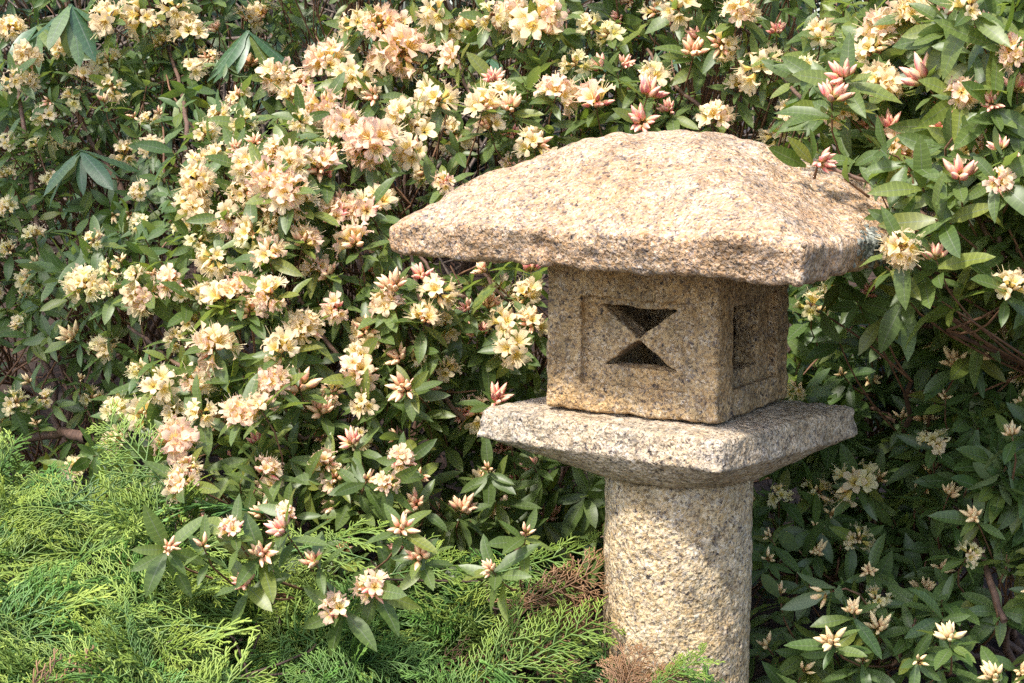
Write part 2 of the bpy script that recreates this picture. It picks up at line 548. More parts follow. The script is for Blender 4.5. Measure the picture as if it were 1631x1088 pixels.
# light box with a pierced hourglass in a recessed panel
Lb, Fb, Rb = at_z(869, 650, Z_BOX), at_z(1141, 680, Z_BOX), at_z(1255, 637, Z_BOX)
h = 0.0022
Bb = Lb + Rb - Fb
cs = np.array([Lb, Fb, Rb, Bb])
lo = np.array([cs[:, 0].min() - 0.02, cs[:, 1].min() - 0.02, Z_BOX - 0.012]); hi = np.array([cs[:, 0].max() + 0.02, cs[:, 1].max() + 0.02, Z_ROOF + 0.03])
X, Y, Z = grid(lo, hi, h)
pl, bc = quad_planes(Lb, Fb, Rb)
out = None
for n, d in pl:
    s_ = n[0] * X + n[1] * Y - d
    out = s_ if out is None else smax(out, s_, 0.008)
F = smax(out, Z_BOX + 0.002 - Z, 0.008)
inner = np.maximum(np.maximum(out + 0.052, Z_BOX + 0.03 - Z), Z - Z_ROOF + 0.012)
F = np.maximum(F, -inner)
def tri(px, pz, A, B, C):
    """signed distance-like value inside triangle (negative inside)"""
    r_ = None
    for a, b, c in ((A, B, C), (B, C, A), (C, A, B)):
        n = np.array([b[1] - a[1], a[0] - b[0]]); n = n / np.linalg.norm(n)
        if n @ (np.array(c) - a) > 0:
            n = -n
        v = n[0] * (px - a[0]) + n[1] * (pz - a[1])
        r_ = v if r_ is None else np.maximum(r_, v)
    return r_
for k, (a, b) in enumerate(((Lb, Fb), (Fb, Rb), (Rb, Bb), (Bb, Lb))):
    n, d = pl[k]
    e = (b - a)[:2]; wdt = np.linalg.norm(e); e = e / wdt
    U = e[0] * (X - a[0]) + e[1] * (Y - a[1])
    D = n[0] * X + n[1] * Y - d
    zz = Z - Z_BOX
    u0, u1 = 0.21 * wdt, 0.815 * wdt
    rec = np.maximum(np.maximum(u0 - U, U - u1), np.maximum(0.043 - zz, zz - 0.170))
    rec = np.maximum(rec, -0.013 - D)
    F = np.maximum(F, -rec)
    if k % 2 == 0:
        um = 0.53 * wdt; hw = 0.215 * wdt
        t1 = tri(U, zz, (um - hw, 0.158), (um + hw, 0.158), (um, 0.1118))
        t2 = tri(U, zz, (um - hw, 0.070), (um + hw, 0.070), (um, 0.1122))
        hole = np.maximum(np.minimum(t1, t2), -0.075 - D)
    else:
        a_, b_ = (0.30, 0.66) if k == 1 else (0.2, 0.8)
        hole = np.maximum(np.maximum(a_ * wdt - U, U - b_ * wdt), np.maximum(0.066 - zz, zz - 0.158))
        hole = np.maximum(hole, -(0.075 if k == 1 else 0.035) - D)
    F = np.maximum(F, -hole)
sh = F.shape
F = F + 0.0013 * grid_noise(sh, h, 0.03, rng) + 0.0010 * grid_noise(sh, h, 0.010, rng) + 0.0011 * grid_noise(sh, h, 0.006, rng)
stone('light_box', F, lo, h, M['box'], lantern)
del F, inner, out

# platform: square slab with a bowl-shaped underside
ZP = 0.970
Lp, Fp, Rp = at_z(757, 690, ZP), at_z(1148, 748, ZP), at_z(1370, 688, ZP)
pl, pc = quad_planes(Lp, Fp, Rp)
pin = [abs(n @ pc - d) for n, d in pl]
h = 0.0026
cs = np.array([Lp, Fp, Rp, Lp + Rp - Fp])
lo = np.array([cs[:, 0].min() - 0.02, cs[:, 1].min() - 0.02, Z_POST - 0.015]); hi = np.array([cs[:, 0].max() + 0.02, cs[:, 1].max() + 0.02, Z_BOX + 0.02])
X, Y, Z = grid(lo, hi, h)
side = None; tt = None
for (n, d), r in zip(pl, pin):
    s_ = n[0] * X + n[1] * Y - d
    side = s_ if side is None else smax(side, s_ + 0 * Z, 0.011)
    q_ = (d - n[0] * X - n[1] * Y) / r
    tt = q_ if tt is None else -smax(-tt, -q_, 0.12)
tt = np.clip(tt, 0, 1)
side = side + 0.12 * (Z - ZP)
topz = Z_BOX - 0.001 - 0.006 * np.clip((0.42 - tt) / 0.42, 0, 1) ** 1.3
rr_ = np.hypot(X - AX, Y - AY)
w_ = np.clip((rr_ - 0.112) / np.maximum(rr_ - 0.112 + tt * 0.21, 1e-4), 0, 1)
botz = Z_POST + 0.050 * w_ ** 1.5
F = smax(side, (Z - topz) * 0.97, 0.006)
F = smax(F, (botz - Z) * 0.85, 0.003)
sh = F.shape
F = F + 0.0008 * grid_noise(sh, h, 0.05, rng) + 0.0006 * grid_noise(sh, h, 0.018, rng) + 0.0016 * grid_noise(sh, h, 0.008, rng)
stone('platform', F, lo, h, M['plat'], lantern)
del F

# post
h = 0.0028
lo = np.array([AX - 0.13, AY - 0.13, ground_z(AX, AY) - 0.05]); hi = np.array([AX + 0.13, AY + 0.13, Z_POST + 0.01])
X, Y, Z = grid(lo, hi, h)
F = smax(np.hypot(X - AX, Y - AY) - 0.1105 + 0 * Z, Z - Z_POST + 0.001 + 0 * X, 0.008)
sh = F.shape
F = F + 0.0012 * grid_noise(sh, h, 0.04, rng) + 0.0010 * grid_noise(sh, h, 0.012, rng) + 0.0011 * grid_noise(sh, h, 0.007, rng)
stone('post', F, lo, h, M['post'], lantern)
del F

# a crust of grey lichen on the roof's right edge
def lichen():
    m, n, l, p = new_mat('lichen')
    tc = n.new('ShaderNodeTexCoord').outputs['Object']
    z = noise(n, l, tc, 140, 3)
    r = ramp(n, [(0.4, (0.07, 0.075, 0.065)), (0.55, (0.22, 0.23, 0.20)), (0.7, (0.40, 0.41, 0.36))]); l.new(z.outputs[0], r.inputs[0])
    l.new(r.outputs[0], p.inputs['Base Color']); p.inputs['Roughness'].default_value = 0.95
    return m
dg = bpy.context.evaluated_depsgraph_get()
roof_bvh = BVHTree.FromObject(roof, dg)
LV, LF, ln_ = [], [], 0
for k in range(150):
    px, py = RNG.normal(1387, 9), RNG.normal(392, 15)
    d_ = unit(at(px, py, 2.0) - CAM)
    hit = roof_bvh.ray_cast(Vector(CAM - np.array(lantern.location)), Vector(d_))
    if hit[0] is None:
        continue
    c, nn = np.array(hit[0]), np.array(hit[1])
    x, y, z = frame_z(nn)
    r = RNG.uniform(0.002, 0.006)
    a = np.arange(7) * TAU / 7
    ring = c + z * 0.0005 + (np.cos(a)[:, None] * x + np.sin(a)[:, None] * y) * r * RNG.uniform(0.6, 1.2, 7)[:, None]
    LV += [np.array([c + z * RNG.uniform(0.0015, 0.004)]), ring]
    LF.append(np.array([[ln_, ln_ + 1 + j, ln_ + 1 + (j + 1) % 7] for j in range(7)])); ln_ += 8
if LV:
    link('lichen_patch', mesh('lichen_patch', np.concatenate(LV), np.concatenate(LF), lichen()), roof, kind='stuff')

def in_lantern(P, pad=0.0):
    """boolean array: which points lie inside (a padded hull of) the lantern"""
    P = np.atleast_2d(P)
    x, y, z = P[:, 0], P[:, 1], P[:, 2]
    r = np.hypot(x - AX, y - AY)
    t = np.min([(d - n[0] * x - n[1] * y) for n, d in roof_pl], axis=0)
    roof_ = (t > -pad) & (z > Z_ROOF - pad) & (z < roof_top(x, y) + pad + 0.004)
    tb = np.min([(d - n[0] * x - n[1] * y) for n, d in pl], axis=0)
    plat_ = (tb > -pad) & (z > Z_POST) & (z < Z_BOX + pad)
    return roof_ | plat_ | ((r < 0.112 + pad) & (z < Z_POST + 0.01)) | ((r < 0.16 + pad) & (z > Z_POST) & (z < Z_ROOF))

# ------------------------------------------------------------------ plant meshes
def leaf_shape(stations, width, fold, droop, twist, wave, seed):
    r = np.random.default_rng(seed)
    t = np.linspace(0, 1, stations)
    w = width * np.sin(np.pi * np.clip(t, 0, 1) ** 0.92) ** 0.66
    w[0] = 0.03; w[-1] = 0.004
    if stations > 5:
        w[1] = max(w[1] * 0.75, 0.05)
    y = t * (1 - 0.12 * droop * t)
    z = 0.10 * t - droop * t ** 2 * 0.55
    V, lx = [], []
    for k in range(stations):
        for s in (-1, 0, 1):
            tw = twist * (t[k] - 0.3)
            V.append([s * w[k] * math.cos(tw), y[k], z[k] + abs(s) * w[k] * fold + s * w[k] * math.sin(tw) + (wave * r.normal() * w[k] if s else 0)])
            lx.append(s)
    F = []
    for k in range(stations - 1):
        for j in (0, 1):
            F.append([k * 3 + j, k * 3 + j + 1, k * 3 + j + 4, k * 3 + j + 3])
    return np.array(V), np.array(F), np.array(lx, float), np.repeat(t, 3)

LEAF = [leaf_shape(7, RNG.uniform(0.138, 0.172), RNG.uniform(0.12, 0.42), RNG.uniform(0.0, 0.55), RNG.uniform(-0.5, 0.5), 0.10, k) for k in range(8)]
BIG = [leaf_shape(8, RNG.uniform(0.125, 0.15), RNG.uniform(-0.45, 0.3), RNG.uniform(0.1, 0.5), RNG.uniform(-0.3, 0.3), 0.08, 50 + k) for k in range(6)]
LEAF_ME = {}
for mk in ('leaf_sun', 'leaf_shade'):
    LEAF_ME[mk] = [mesh('leaf', v, f, M[mk], attrs={'lx': a, 'ly': b}) for v, f, a, b in LEAF]
LEAF_ME['leaf_big'] = [mesh('leaf', v, f, M['leaf_big'], attrs={'lx': a, 'ly': b}) for v, f, a, b in BIG]

PAL = {   # throat, middle, edge
    'pink': ((0.88, 0.70, 0.26), (0.91, 0.76, 0.52), (0.92, 0.60, 0.52)),
    'cream': ((0.87, 0.71, 0.24), (0.91, 0.79, 0.49), (0.92, 0.74, 0.54)),
    'yellow': ((0.74, 0.66, 0.20), (0.86, 0.79, 0.43), (0.88, 0.81, 0.53)),
}
BUDPAL = {  # base, middle, tip
    'red': ((0.55, 0.38, 0.10), (0.75, 0.19, 0.20), (0.86, 0.42, 0.38)),
    'orange': ((0.45, 0.34, 0.08), (0.71, 0.29, 0.19), (0.88, 0.62, 0.42)),
    'pale': ((0.45, 0.33, 0.09), (0.80, 0.52, 0.30), (0.88, 0.74, 0.42)),
}
def flower_mesh(pal, seed):
    r = np.random.default_rng(seed)
    th, mi, ed = (np.array(c) for c in PAL[pal])
    T = [0, 0.3, 0.52, 0.78, 1.0]
    R = [0.10, 0.24, 0.46, 0.80, 1.06]
    Zp = [0.0, 0.55, 0.88, 1.05, 0.94]
    Wd = [0.07, 0.18, 0.33, 0.34, 0.08]
    V, F, C, n = [], [], [], 0
    for k in range(5):
        a0 = k * TAU / 5 + r.normal(0, 0.07)
        ln_p = r.uniform(0.88, 1.12); bend = r.normal(0, 0.22)
        for j in range(5):
            for s in (-1, 0, 1):
                rad = R[j] * (ln_p if j > 1 else 1)
                if s and j == 4:
                    rad *= 0.95
                w = Wd[j] * s
                z = Zp[j] + bend * max(0, T[j] - 0.4) + (0.17 * T[j] * r.normal() if j > 1 and s else 0) - (0.05 if s == 0 and j > 1 else 0)
                V.append([rad * math.cos(a0) - w * math.sin(a0), rad * math.sin(a0) + w * math.cos(a0), z])
                c = th if j < 2 else (mi if j == 2 else 0.55 * mi + 0.45 * ed)
                if s and j >= 2:
                    c = 0.35 * c + 0.65 * ed
                C.append(c * r.uniform(0.93, 1.05))
        for j in range(4):
            for s in (0, 1):
                b = n + j * 3 + s
                F.append([b, b + 1, b + 4, b + 3])
        n += 15
    T3 = []
    for k in range(5):        # stamens
        a = r.uniform(0, TAU); tip = np.array([math.cos(a) * r.uniform(0.25, 0.7), math.sin(a) * r.uniform(0.25, 0.7), r.uniform(1.35, 1.9)])
        b = np.array([math.cos(a) * 0.08, math.sin(a) * 0.08, 0.45]); s_ = np.array([-math.sin(a), math.cos(a), 0]) * 0.032
        V += [b - s_, b + s_, tip + s_ * 0.7, tip - s_ * 0.7]
        C += [th, th, np.array([0.90, 0.80, 0.58]), np.array([0.88, 0.72, 0.48])]
        F.append([n, n + 1, n + 2, n + 3]); n += 4
    return mesh('flower', np.array(V) * 0.0185, np.array(F), M['petal'], colors=np.array(C))

def bud_mesh(pal, seed):
    r = np.random.default_rng(seed)
    ba, mi, ti = (np.array(c) for c in BUDPAL[pal])
    rings = [(0, 0.06, ba), (0.16, 0.16, ba), (0.38, 0.20, mi), (0.64, 0.155, 0.6 * mi + 0.4 * ti), (0.86, 0.075, ti), (1.0, 0.005, ti)]
    V, F, C = [], [], []
    bx, by = r.normal(0, 0.05, 2)
    for j, (z, rad, c) in enumerate(rings):
        for s in range(5):
            a = s * TAU / 5 + 0.25 * j
            V.append([rad * math.cos(a) + bx * z * z, rad * math.sin(a) + by * z * z, z]); C.append((0.3 * c + 0.7 * np.array([0.90, 0.74, 0.40]) if s in (1, 3) and 0 < j < 5 else c) * r.uniform(0.9, 1.1))
        if j:
            for s in range(5):
                F.append([(j - 1) * 5 + s, (j - 1) * 5 + (s + 1) % 5, j * 5 + (s + 1) % 5, j * 5 + s])
    return mesh('bud', np.array(V) * 0.025, np.array(F), M['bud'], colors=np.clip(C, 0, 1))

FLOWER = {p: [flower_mesh(p, 10 * i + k) for k in range(4)] for i, p in enumerate(PAL)}
BUD = {p: [bud_mesh(p, 10 * i + k) for k in range(3)] for i, p in enumerate(BUDPAL)}

def truss_core(ends):
    """winter bud scales and flower stalks in one small mesh"""
    V, F, C, n = [], [], [], 0
    for k in range(8):
        a = k * 2.4; p_ = 0.35 + 0.5 * (k % 3) / 2
        d = np.array([math.sin(p_) * math.cos(a), math.sin(p_) * math.sin(a), math.cos(p_)])
        s_ = np.array([-math.sin(a), math.cos(a), 0]) * 0.0028
        V += [d * 0.001 - s_ * 0.5, d * 0.001 + s_ * 0.5, d * 0.008 + s_, d * 0.014, d * 0.008 - s_]
        c = np.array([0.36, 0.22, 0.07]) if k % 2 else np.array([0.30, 0.14, 0.07])
        C += [c * 0.8, c * 0.8, c, c * 1.3, c]
        F.append([n, n + 1, n + 2, n + 3]); F.append([n, n + 3, n + 4, n + 4][:4] if False else [n, n + 2, n + 3, n + 4]); n += 5
    tb = Tubes()
    for e in ends:
        tb.add([np.array([0, 0, 0.002]), np.array(e)], [0.0011, 0.0009], 3)
    if ends:
        tv = np.concatenate(tb.V); tf = np.concatenate(tb.F) + n
        V = np.concatenate([np.array(V), tv]); F = np.concatenate([np.array(F), tf]); C = np.concatenate([np.array(C), np.tile([0.40, 0.30, 0.10], (len(tv), 1))])
    return mesh('flower_truss', np.array(V), np.array(F), M['bud'], colors=np.array(C))

def truss_variant(kind, fpal, bpal, seed):
    r = np.random.default_rng(seed)
    nf, nb, spread = {'O': (11, 2, 1.6), 'Y': (5, 2, 1.4), 'M': (5, 7, 1.3), 'B': (0, 12, 0.95), 'S': (0, 4, 0.95)}[kind]
    tot = nf + nb
    kinds = ['f'] * nf + ['b'] * nb
    r.shuffle(kinds)
    items, ends = [], []
    for k in range(tot):
        p_ = spread * math.sqrt((k + 0.4) / tot) + r.normal(0, 0.08); a = k * 2.39996 + r.normal(0, 0.15)
        d = unit(unit([math.sin(p_) * math.cos(a), math.sin(p_) * math.sin(a), math.cos(p_)]) + r.normal(0, 0.10, 3))
        isf = kinds[k] == 'f'
        e = d * (0.013 if isf else 0.009)
        ends.append(e)
        x, y, z = frame_z(d + r.normal(0, 0.12, 3))
        me = FLOWER[fpal if r.random() < 0.75 else 'cream'][r.integers(4)] if isf else BUD[bpal][r.integers(3)]
        items.append(('flower' if isf else 'bud', me, mat4(x, y, z, e, r.uniform(0.8, 1.25) * (1.04 if isf else 1.0))))
    return truss_core(ends), items

TRUSS = {}
sd_ = 0
for kind in 'OYMBS':
    for fpal in ('pink', 'cream', 'yellow'):
        for bpal in ('red', 'orange', 'pale'):
            if (fpal, bpal) in (('pink', 'red'), ('pink', 'orange'), ('cream', 'orange'), ('yellow', 'pale'), ('cream', 'pale')):
                TRUSS[kind, fpal, bpal] = [truss_variant(kind, fpal, bpal, 1000 + sd_ * 5 + v) for v in range(3)]
                sd_ += 1

# ------------------------------------------------------------------ where the shrubs' surface lies
SURF = np.array([(-150, 0, 4.0), (0, 0, 3.9), (150, 40, 3.75), (300, 20, 3.8), (430, 40, 3.9), (600, 60, 3.6), (800, 30, 3.5), (1000, 30, 3.5), (1200, 30, 3.3),
    (1400, 50, 2.75), (1600, 50, 2.45), (1780, 50, 2.3), (0, 250, 3.65), (150, 250, 3.7), (300, 300, 3.25), (450, 300, 3.1), (600, 250, 3.25), (800, 200, 3.3), (1000, 170, 3.35),
    (1200, 170, 3.35), (1340, 150, 2.65), (1600, 250, 2.35), (1780, 250, 2.2), (-150, 450, 3.6), (0, 450, 3.6), (140, 450, 3.2), (250, 450, 3.15), (400, 450, 3.0), (550, 450, 3.05),
    (750, 500, 3.1), (860, 450, 3.15), (1050, 500, 3.3), (0, 650, 3.45), (130, 600, 3.5), (250, 640, 2.95), (400, 650, 2.9), (600, 650, 2.95), (750, 650, 3.05), (900, 650, 3.2), (280, 750, 2.8),
    (420, 850, 2.7), (600, 800, 2.8), (600, 940, 2.65), (760, 800, 3.0), (900, 850, 3.15), (1300, 480, 3.15), (1400, 380, 2.45), (1420, 480, 2.85), (1400, 600, 3.05), (1550, 600, 2.75), (1620, 400, 2.35), (1300, 780, 2.95),
    (1450, 800, 2.9), (1600, 750, 2.65), (1230, 950, 2.75), (1320, 1000, 2.62), (1500, 1000, 2.55), (1450, 900, 2.85), (1650, 950, 2.6), (1700, 1150, 2.5), (1100, 900, 3.0), (1300, 1150, 2.5)], float)
def surf_y(px, py):
    d2 = (SURF[:, 0] - px) ** 2 + (SURF[:, 1] - py) ** 2 + 400
    w = d2 ** -1.6
    return float((w * SURF[:, 2]).sum() / w.sum())

G_ = 'rhododendrons massed behind the lantern'
BUSH = {
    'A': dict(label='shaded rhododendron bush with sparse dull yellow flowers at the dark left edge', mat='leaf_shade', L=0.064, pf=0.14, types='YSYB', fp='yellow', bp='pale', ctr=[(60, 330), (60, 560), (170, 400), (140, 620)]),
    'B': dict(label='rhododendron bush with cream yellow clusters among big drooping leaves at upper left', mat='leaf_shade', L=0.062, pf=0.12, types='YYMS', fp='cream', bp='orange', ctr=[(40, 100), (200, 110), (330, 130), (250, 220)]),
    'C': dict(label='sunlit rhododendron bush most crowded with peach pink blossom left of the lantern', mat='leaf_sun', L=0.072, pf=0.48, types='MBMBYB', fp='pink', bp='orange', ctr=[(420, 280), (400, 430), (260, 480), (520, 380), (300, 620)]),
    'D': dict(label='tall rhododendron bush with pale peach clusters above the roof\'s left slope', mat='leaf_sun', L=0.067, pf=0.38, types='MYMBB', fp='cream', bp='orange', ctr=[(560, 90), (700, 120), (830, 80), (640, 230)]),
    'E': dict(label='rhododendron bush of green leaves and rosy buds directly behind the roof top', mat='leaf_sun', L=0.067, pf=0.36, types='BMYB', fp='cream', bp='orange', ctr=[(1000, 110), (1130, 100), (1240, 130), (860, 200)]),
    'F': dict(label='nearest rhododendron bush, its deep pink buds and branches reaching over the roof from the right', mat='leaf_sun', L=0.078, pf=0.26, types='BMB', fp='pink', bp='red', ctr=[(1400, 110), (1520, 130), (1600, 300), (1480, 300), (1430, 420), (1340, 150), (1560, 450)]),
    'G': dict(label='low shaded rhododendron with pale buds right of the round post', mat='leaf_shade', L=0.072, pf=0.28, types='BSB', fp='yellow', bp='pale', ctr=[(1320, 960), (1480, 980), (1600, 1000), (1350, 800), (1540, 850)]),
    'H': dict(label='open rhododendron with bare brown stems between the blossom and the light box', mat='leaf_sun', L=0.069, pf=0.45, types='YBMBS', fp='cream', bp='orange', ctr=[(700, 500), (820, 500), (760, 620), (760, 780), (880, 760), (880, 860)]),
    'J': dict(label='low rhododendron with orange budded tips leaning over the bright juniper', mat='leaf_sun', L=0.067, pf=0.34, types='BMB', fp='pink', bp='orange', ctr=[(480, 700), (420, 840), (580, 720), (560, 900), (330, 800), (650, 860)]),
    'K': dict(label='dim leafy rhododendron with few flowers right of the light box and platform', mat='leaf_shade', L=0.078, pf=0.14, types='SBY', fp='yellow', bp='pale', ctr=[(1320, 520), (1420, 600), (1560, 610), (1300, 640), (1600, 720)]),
}
CTR = [(k, c) for k, b in BUSH.items() for c in b['ctr']]
CXY = np.array([c for _, c in CTR], float)
def which(px, py):
    d = np.hypot(CXY[:, 0] - px, CXY[:, 1] - py) * RNG.uniform(0.85, 1.15, len(CXY))
    return CTR[int(np.argmin(d))][0]

# flower clusters: picture x, y, size, kind
TR = '''18 40 45 O,44 85 45 O,48 127 35 O,22 121 35 Y,173 26 58 O,228 18 60 Y,237 40 45 Y,281 9 45 Y,305 48 55 Y,258 66 35 Y,348 44 28 B,394 26 42 M,421 20 42 M,567 31 42 Y,605 37 52 O,636 40 45 M,
97 75 25 Y,173 96 50 Y,180 132 40 Y,132 121 45 M,118 151 38 Y,305 105 40 Y,331 86 30 M,401 101 35 B,445 118 55 O,482 127 35 M,522 97 62 O,561 118 50 Y,467 151 42 O,515 164 55 O,548 200 55 O,585 232 60 O,478 188 30 Y,
74 180 40 Y,166 158 25 S,79 156 22 S,350 177 30 Y,386 189 40 Y,326 211 40 Y,254 178 18 S,239 188 25 Y,213 180 20 S,243 228 36 Y,200 239 40 Y,114 236 36 B,96 213 25 Y,88 287 40 Y,11 276 30 Y,11 224 36 Y,60 228 30 Y,15 327 38 M,55 372 38 M,151 379 36 Y,224 350 25 Y,206 335 25 S,180 335 22 S,224 302 22 Y,353 246 40 Y,316 250 30 M,377 232 22 B,408 224 28 B,445 235 38 M,315 283 60 O,305 322 58 O,291 357 38 Y,390 254 48 O,430 280 55 O,467 254 52 O,511 265 55 M,390 302 48 O,460 302 58 O,478 320 48 O,368 342 52 O,401 368 50 Y,353 353 40 Y,316 379 28 Y,522 243 32 B,526 278 45 B,533 342 55 M,585 331 50 M,567 386 55 M,438 386 42 B,482 383 48 M,415 330 45 O,440 345 40 O,
643 81 75 O,610 92 45 O,699 158 50 Y,640 177 50 O,688 147 45 Y,599 221 70 O,673 206 45 Y,662 239 55 M,724 85 40 M,750 44 45 Y,783 22 48 Y,816 26 55 O,853 33 65 Y,883 18 50 M,938 40 45 Y,971 52 40 Y,1048 15 42 M,1081 7 50 Y,916 99 42 Y,960 107 42 B,993 99 28 B,886 147 55 O,949 162 58 M,1037 118 42 Y,1030 151 50 B,1022 191 48 B,1067 173 32 B,1092 77 32 M,769 169 58 M,798 147 40 Y,816 169 42 B,780 199 50 M,853 228 58 M,816 258 32 M,787 125 36 B,816 210 28 B,710 287 28 M,699 15 45 Y,717 44 32 Y,544 316 42 M,603 320 50 M,574 342 42 Y,
1178 15 48 O,1458 15 55 O,1546 6 50 Y,1406 48 65 O,1388 75 45 Y,1575 40 42 B,1597 63 32 B,1620 81 48 O,1149 66 48 M,1112 55 32 B,1105 81 42 B,1182 136 45 M,1138 184 48 O,1208 103 55 Y,1285 107 30 Y,1344 121 48 B,1325 158 52 B,1344 172 45 O,1403 132 60 O,1476 129 65 B,1531 143 50 O,1620 143 48 B,1417 202 42 B,1428 232 60 O,1528 280 58 B,1303 254 44 B,1436 390 58 O,1594 235 30 B,1450 272 36 B,1392 92 36 B,1579 162 36 B,1237 48 30 B,1259 173 30 Y,1237 210 40 Y,1487 276 26 B,1590 283 40 M,1625 265 32 B,
136 453 70 O,217 435 38 M,228 464 55 O,276 442 50 M,177 460 28 M,118 534 45 B,169 552 55 M,48 440 45 Y,33 508 20 Y,59 414 18 S,173 425 22 Y,193 412 18 S,302 508 22 Y,283 534 22 Y,224 582 30 Y,24 637 45 Y,48 604 25 S,74 630 25 Y,147 630 40 Y,129 600 22 S,59 670 18 S,15 394 25 Y,342 549 65 O,357 471 50 Y,324 468 36 Y,294 468 25 Y,386 453 42 O,434 464 52 O,397 493 48 M,526 435 45 B,504 420 42 O,427 401 50 M,342 405 45 Y,449 556 52 Y,486 519 55 O,537 486 48 M,585 523 52 M,574 560 40 Y,478 615 55 B,434 604 48 O,416 648 52 O,379 655 48 M,250 611 48 Y,283 625 42 Y,313 604 50 O,232 655 45 Y,188 648 52 O,283 655 40 Y,320 652 40 Y,276 700 65 O,181 696 48 M,121 740 42 O,298 743 42 M,412 703 36 B,515 655 45 B,530 622 40 M,574 589 55 M,578 637 32 Y,519 733 45 M,563 703 40 B,
640 727 48 M,616 765 38 M,665 757 38 B,665 800 42 B,640 838 42 B,735 811 46 B,838 846 28 S,670 884 45 B,784 903 32 B,594 932 50 M,538 965 46 M,454 841 46 B,416 878 46 B,503 892 38 B,459 813 36 M,421 749 50 M,535 759 45 M,789 635 45 B,651 616 32 B,708 586 40 Y,811 554 42 Y,778 743 16 S,573 690 26 Y,632 690 22 S,584 760 26 S,470 619 40 B,
291 764 50 O,268 868 32 B,291 820 38 Y,320 806 35 M,371 843 38 M,390 924 38 B,324 865 18 S,
627 457 50 B,617 482 50 O,591 552 40 Y,648 614 50 B,697 462 50 Y,676 506 50 M,715 511 42 Y,779 487 42 B,807 511 46 Y,761 531 40 B,848 511 52 M,815 552 50 Y,637 567 42 B,673 554 26 Y,774 428 32 B,838 467 42 Y,846 428 32 B,673 438 36 B,745 487 28 B,
1491 409 42 B,1329 455 24 Y,1293 487 50 Y,1568 516 50 Y,1620 527 42 B,1388 600 30 B,1342 591 18 S,1520 575 42 B,1550 560 36 B,1271 615 26 Y,1506 630 18 S,1487 700 42 M,1612 689 32 B,1436 663 22 S,1385 461 26 B,1609 457 50 Y,1300 780 45 Y,1363 765 68 Y,
1300 835 22 S,1385 905 30 B,1318 938 40 S,1241 942 26 S,1223 1026 32 S,1326 1019 46 B,1399 997 42 B,1513 1015 60 M,1554 820 36 B,1510 785 36 B,1543 879 30 Y,1359 971 36 B,1374 1048 22 S,1462 1048 22 S,1587 1074 42 B,1241 784 26 Y,1227 850 22 S,1322 813 18 S,1366 853 40 Y,1223 886 18 S,1396 949 22 Y'''
EXPL = [(float(a), float(b), float(c), d) for a, b, c, d in (s.split() for s in TR.replace('\n', '').split(','))]

LEAVES = {k: [] for k in BUSH}        # (variant, x, y, z axes, loc, scale)
SHOOTS = {k: [] for k in BUSH}        # (tip, axis)
TRUSSES = {k: [] for k in BUSH}       # (kind, fpal, bpal, tip, axis, scale)
OUT_AX = np.array([-0.18, -0.62, 0.62])

def whorl(bush, P, A, n, L, spread0=0.95):
    vs, ok = [], 0
    x, y, z = frame_z(A)
    for i in range(n):
        a = i * 2.39996 + RNG.normal(0, 0.25)
        pol = spread0 + 0.60 * i / n + RNG.normal(0, 0.30)
        d = math.cos(pol) * z + math.sin(pol) * (math.cos(a) * x + math.sin(a) * y)
        d = unit(d + np.array([0, 0, -0.25 + 0.2 * RNG.normal()]))
        nn = unit(z + RNG.normal(0, 0.36, 3) + np.array([0, 0, 0.25]))
        nn = unit(nn - (nn @ d) * d)
        s = L * RNG.uniform(0.55, 1.2)
        p0 = P - A * (0.004 + 0.022 * i / n * RNG.uniform(0.5, 1.8))
        tipp = p0 + d * s
        if tipp[2] < ground_z(tipp[0], tipp[1]) + 0.01 or in_lantern(np.array([tipp, 0.5 * (p0 + tipp), p0 * 0.8 + tipp * 0.2]), 0.004).any():
            continue
        LEAVES[bush].append((int(RNG.integers(8)), np.cross(d, nn), d, nn, p0, s))

for px, py, sz, kind in EXPL:
    b = which(px, py)
    B = BUSH[b]
    Yd = surf_y(px, py) - RNG.uniform(0.02, 0.09) - 0.04 * (sz > 45)
    if (px, py) == (1303, 254):
        Yd = 2.46
    if py > 820 and px < 960:
        Yd = min(Yd, float(np.interp(px, [0, 300, 600, 960], [2.6, 2.45, 2.48, 2.58])) - 0.05)
    P = at(px, py + 6, Yd)
    if in_lantern(P, 0.03).any():
        Yd = 2.95 if px < 1280 else 2.30
        P = at(px, py + 6, Yd)
    A = unit(OUT_AX + RNG.normal(0, 0.36, 3))
    SHOOTS[b].append((P, A))
    dia = sz * Yd / FPX
    nominal = {'O': 0.066, 'Y': 0.058, 'M': 0.062, 'B': 0.046, 'S': 0.040}[kind]
    fp, bp = B['fp'], B['bp']
    if b in 'ABGK' and px < 330:
        dia *= 0.88
    if kind == 'Y':
        fp = 'yellow' if b in 'AGK' or RNG.random() < 0.3 else 'cream'; bp = 'pale'
    elif kind == 'O':
        fp, bp = ('pink', 'red' if b == 'F' else 'orange') if b in 'CDEFJH' and RNG.random() < 0.75 else ('cream', 'orange')
    if kind in 'BM' and b in 'CDEHJ' and RNG.random() < 0.5:
        fp, bp = 'pink', 'red'
    if b in 'AGK':
        fp, bp = 'yellow', 'pale'
    if b == 'G' and kind == 'M':
        kind = 'B'
    if (fp, bp) == ('yellow', 'orange'):
        bp = 'pale'
    TRUSSES[b].append((kind, fp, bp, P, A, float(np.clip(dia / nominal, 0.6, 1.35))))
    whorl(b, P, A, int(RNG.integers(5, 9)), B['L'] * (1.0 if sz > 30 else 0.85), 1.1)

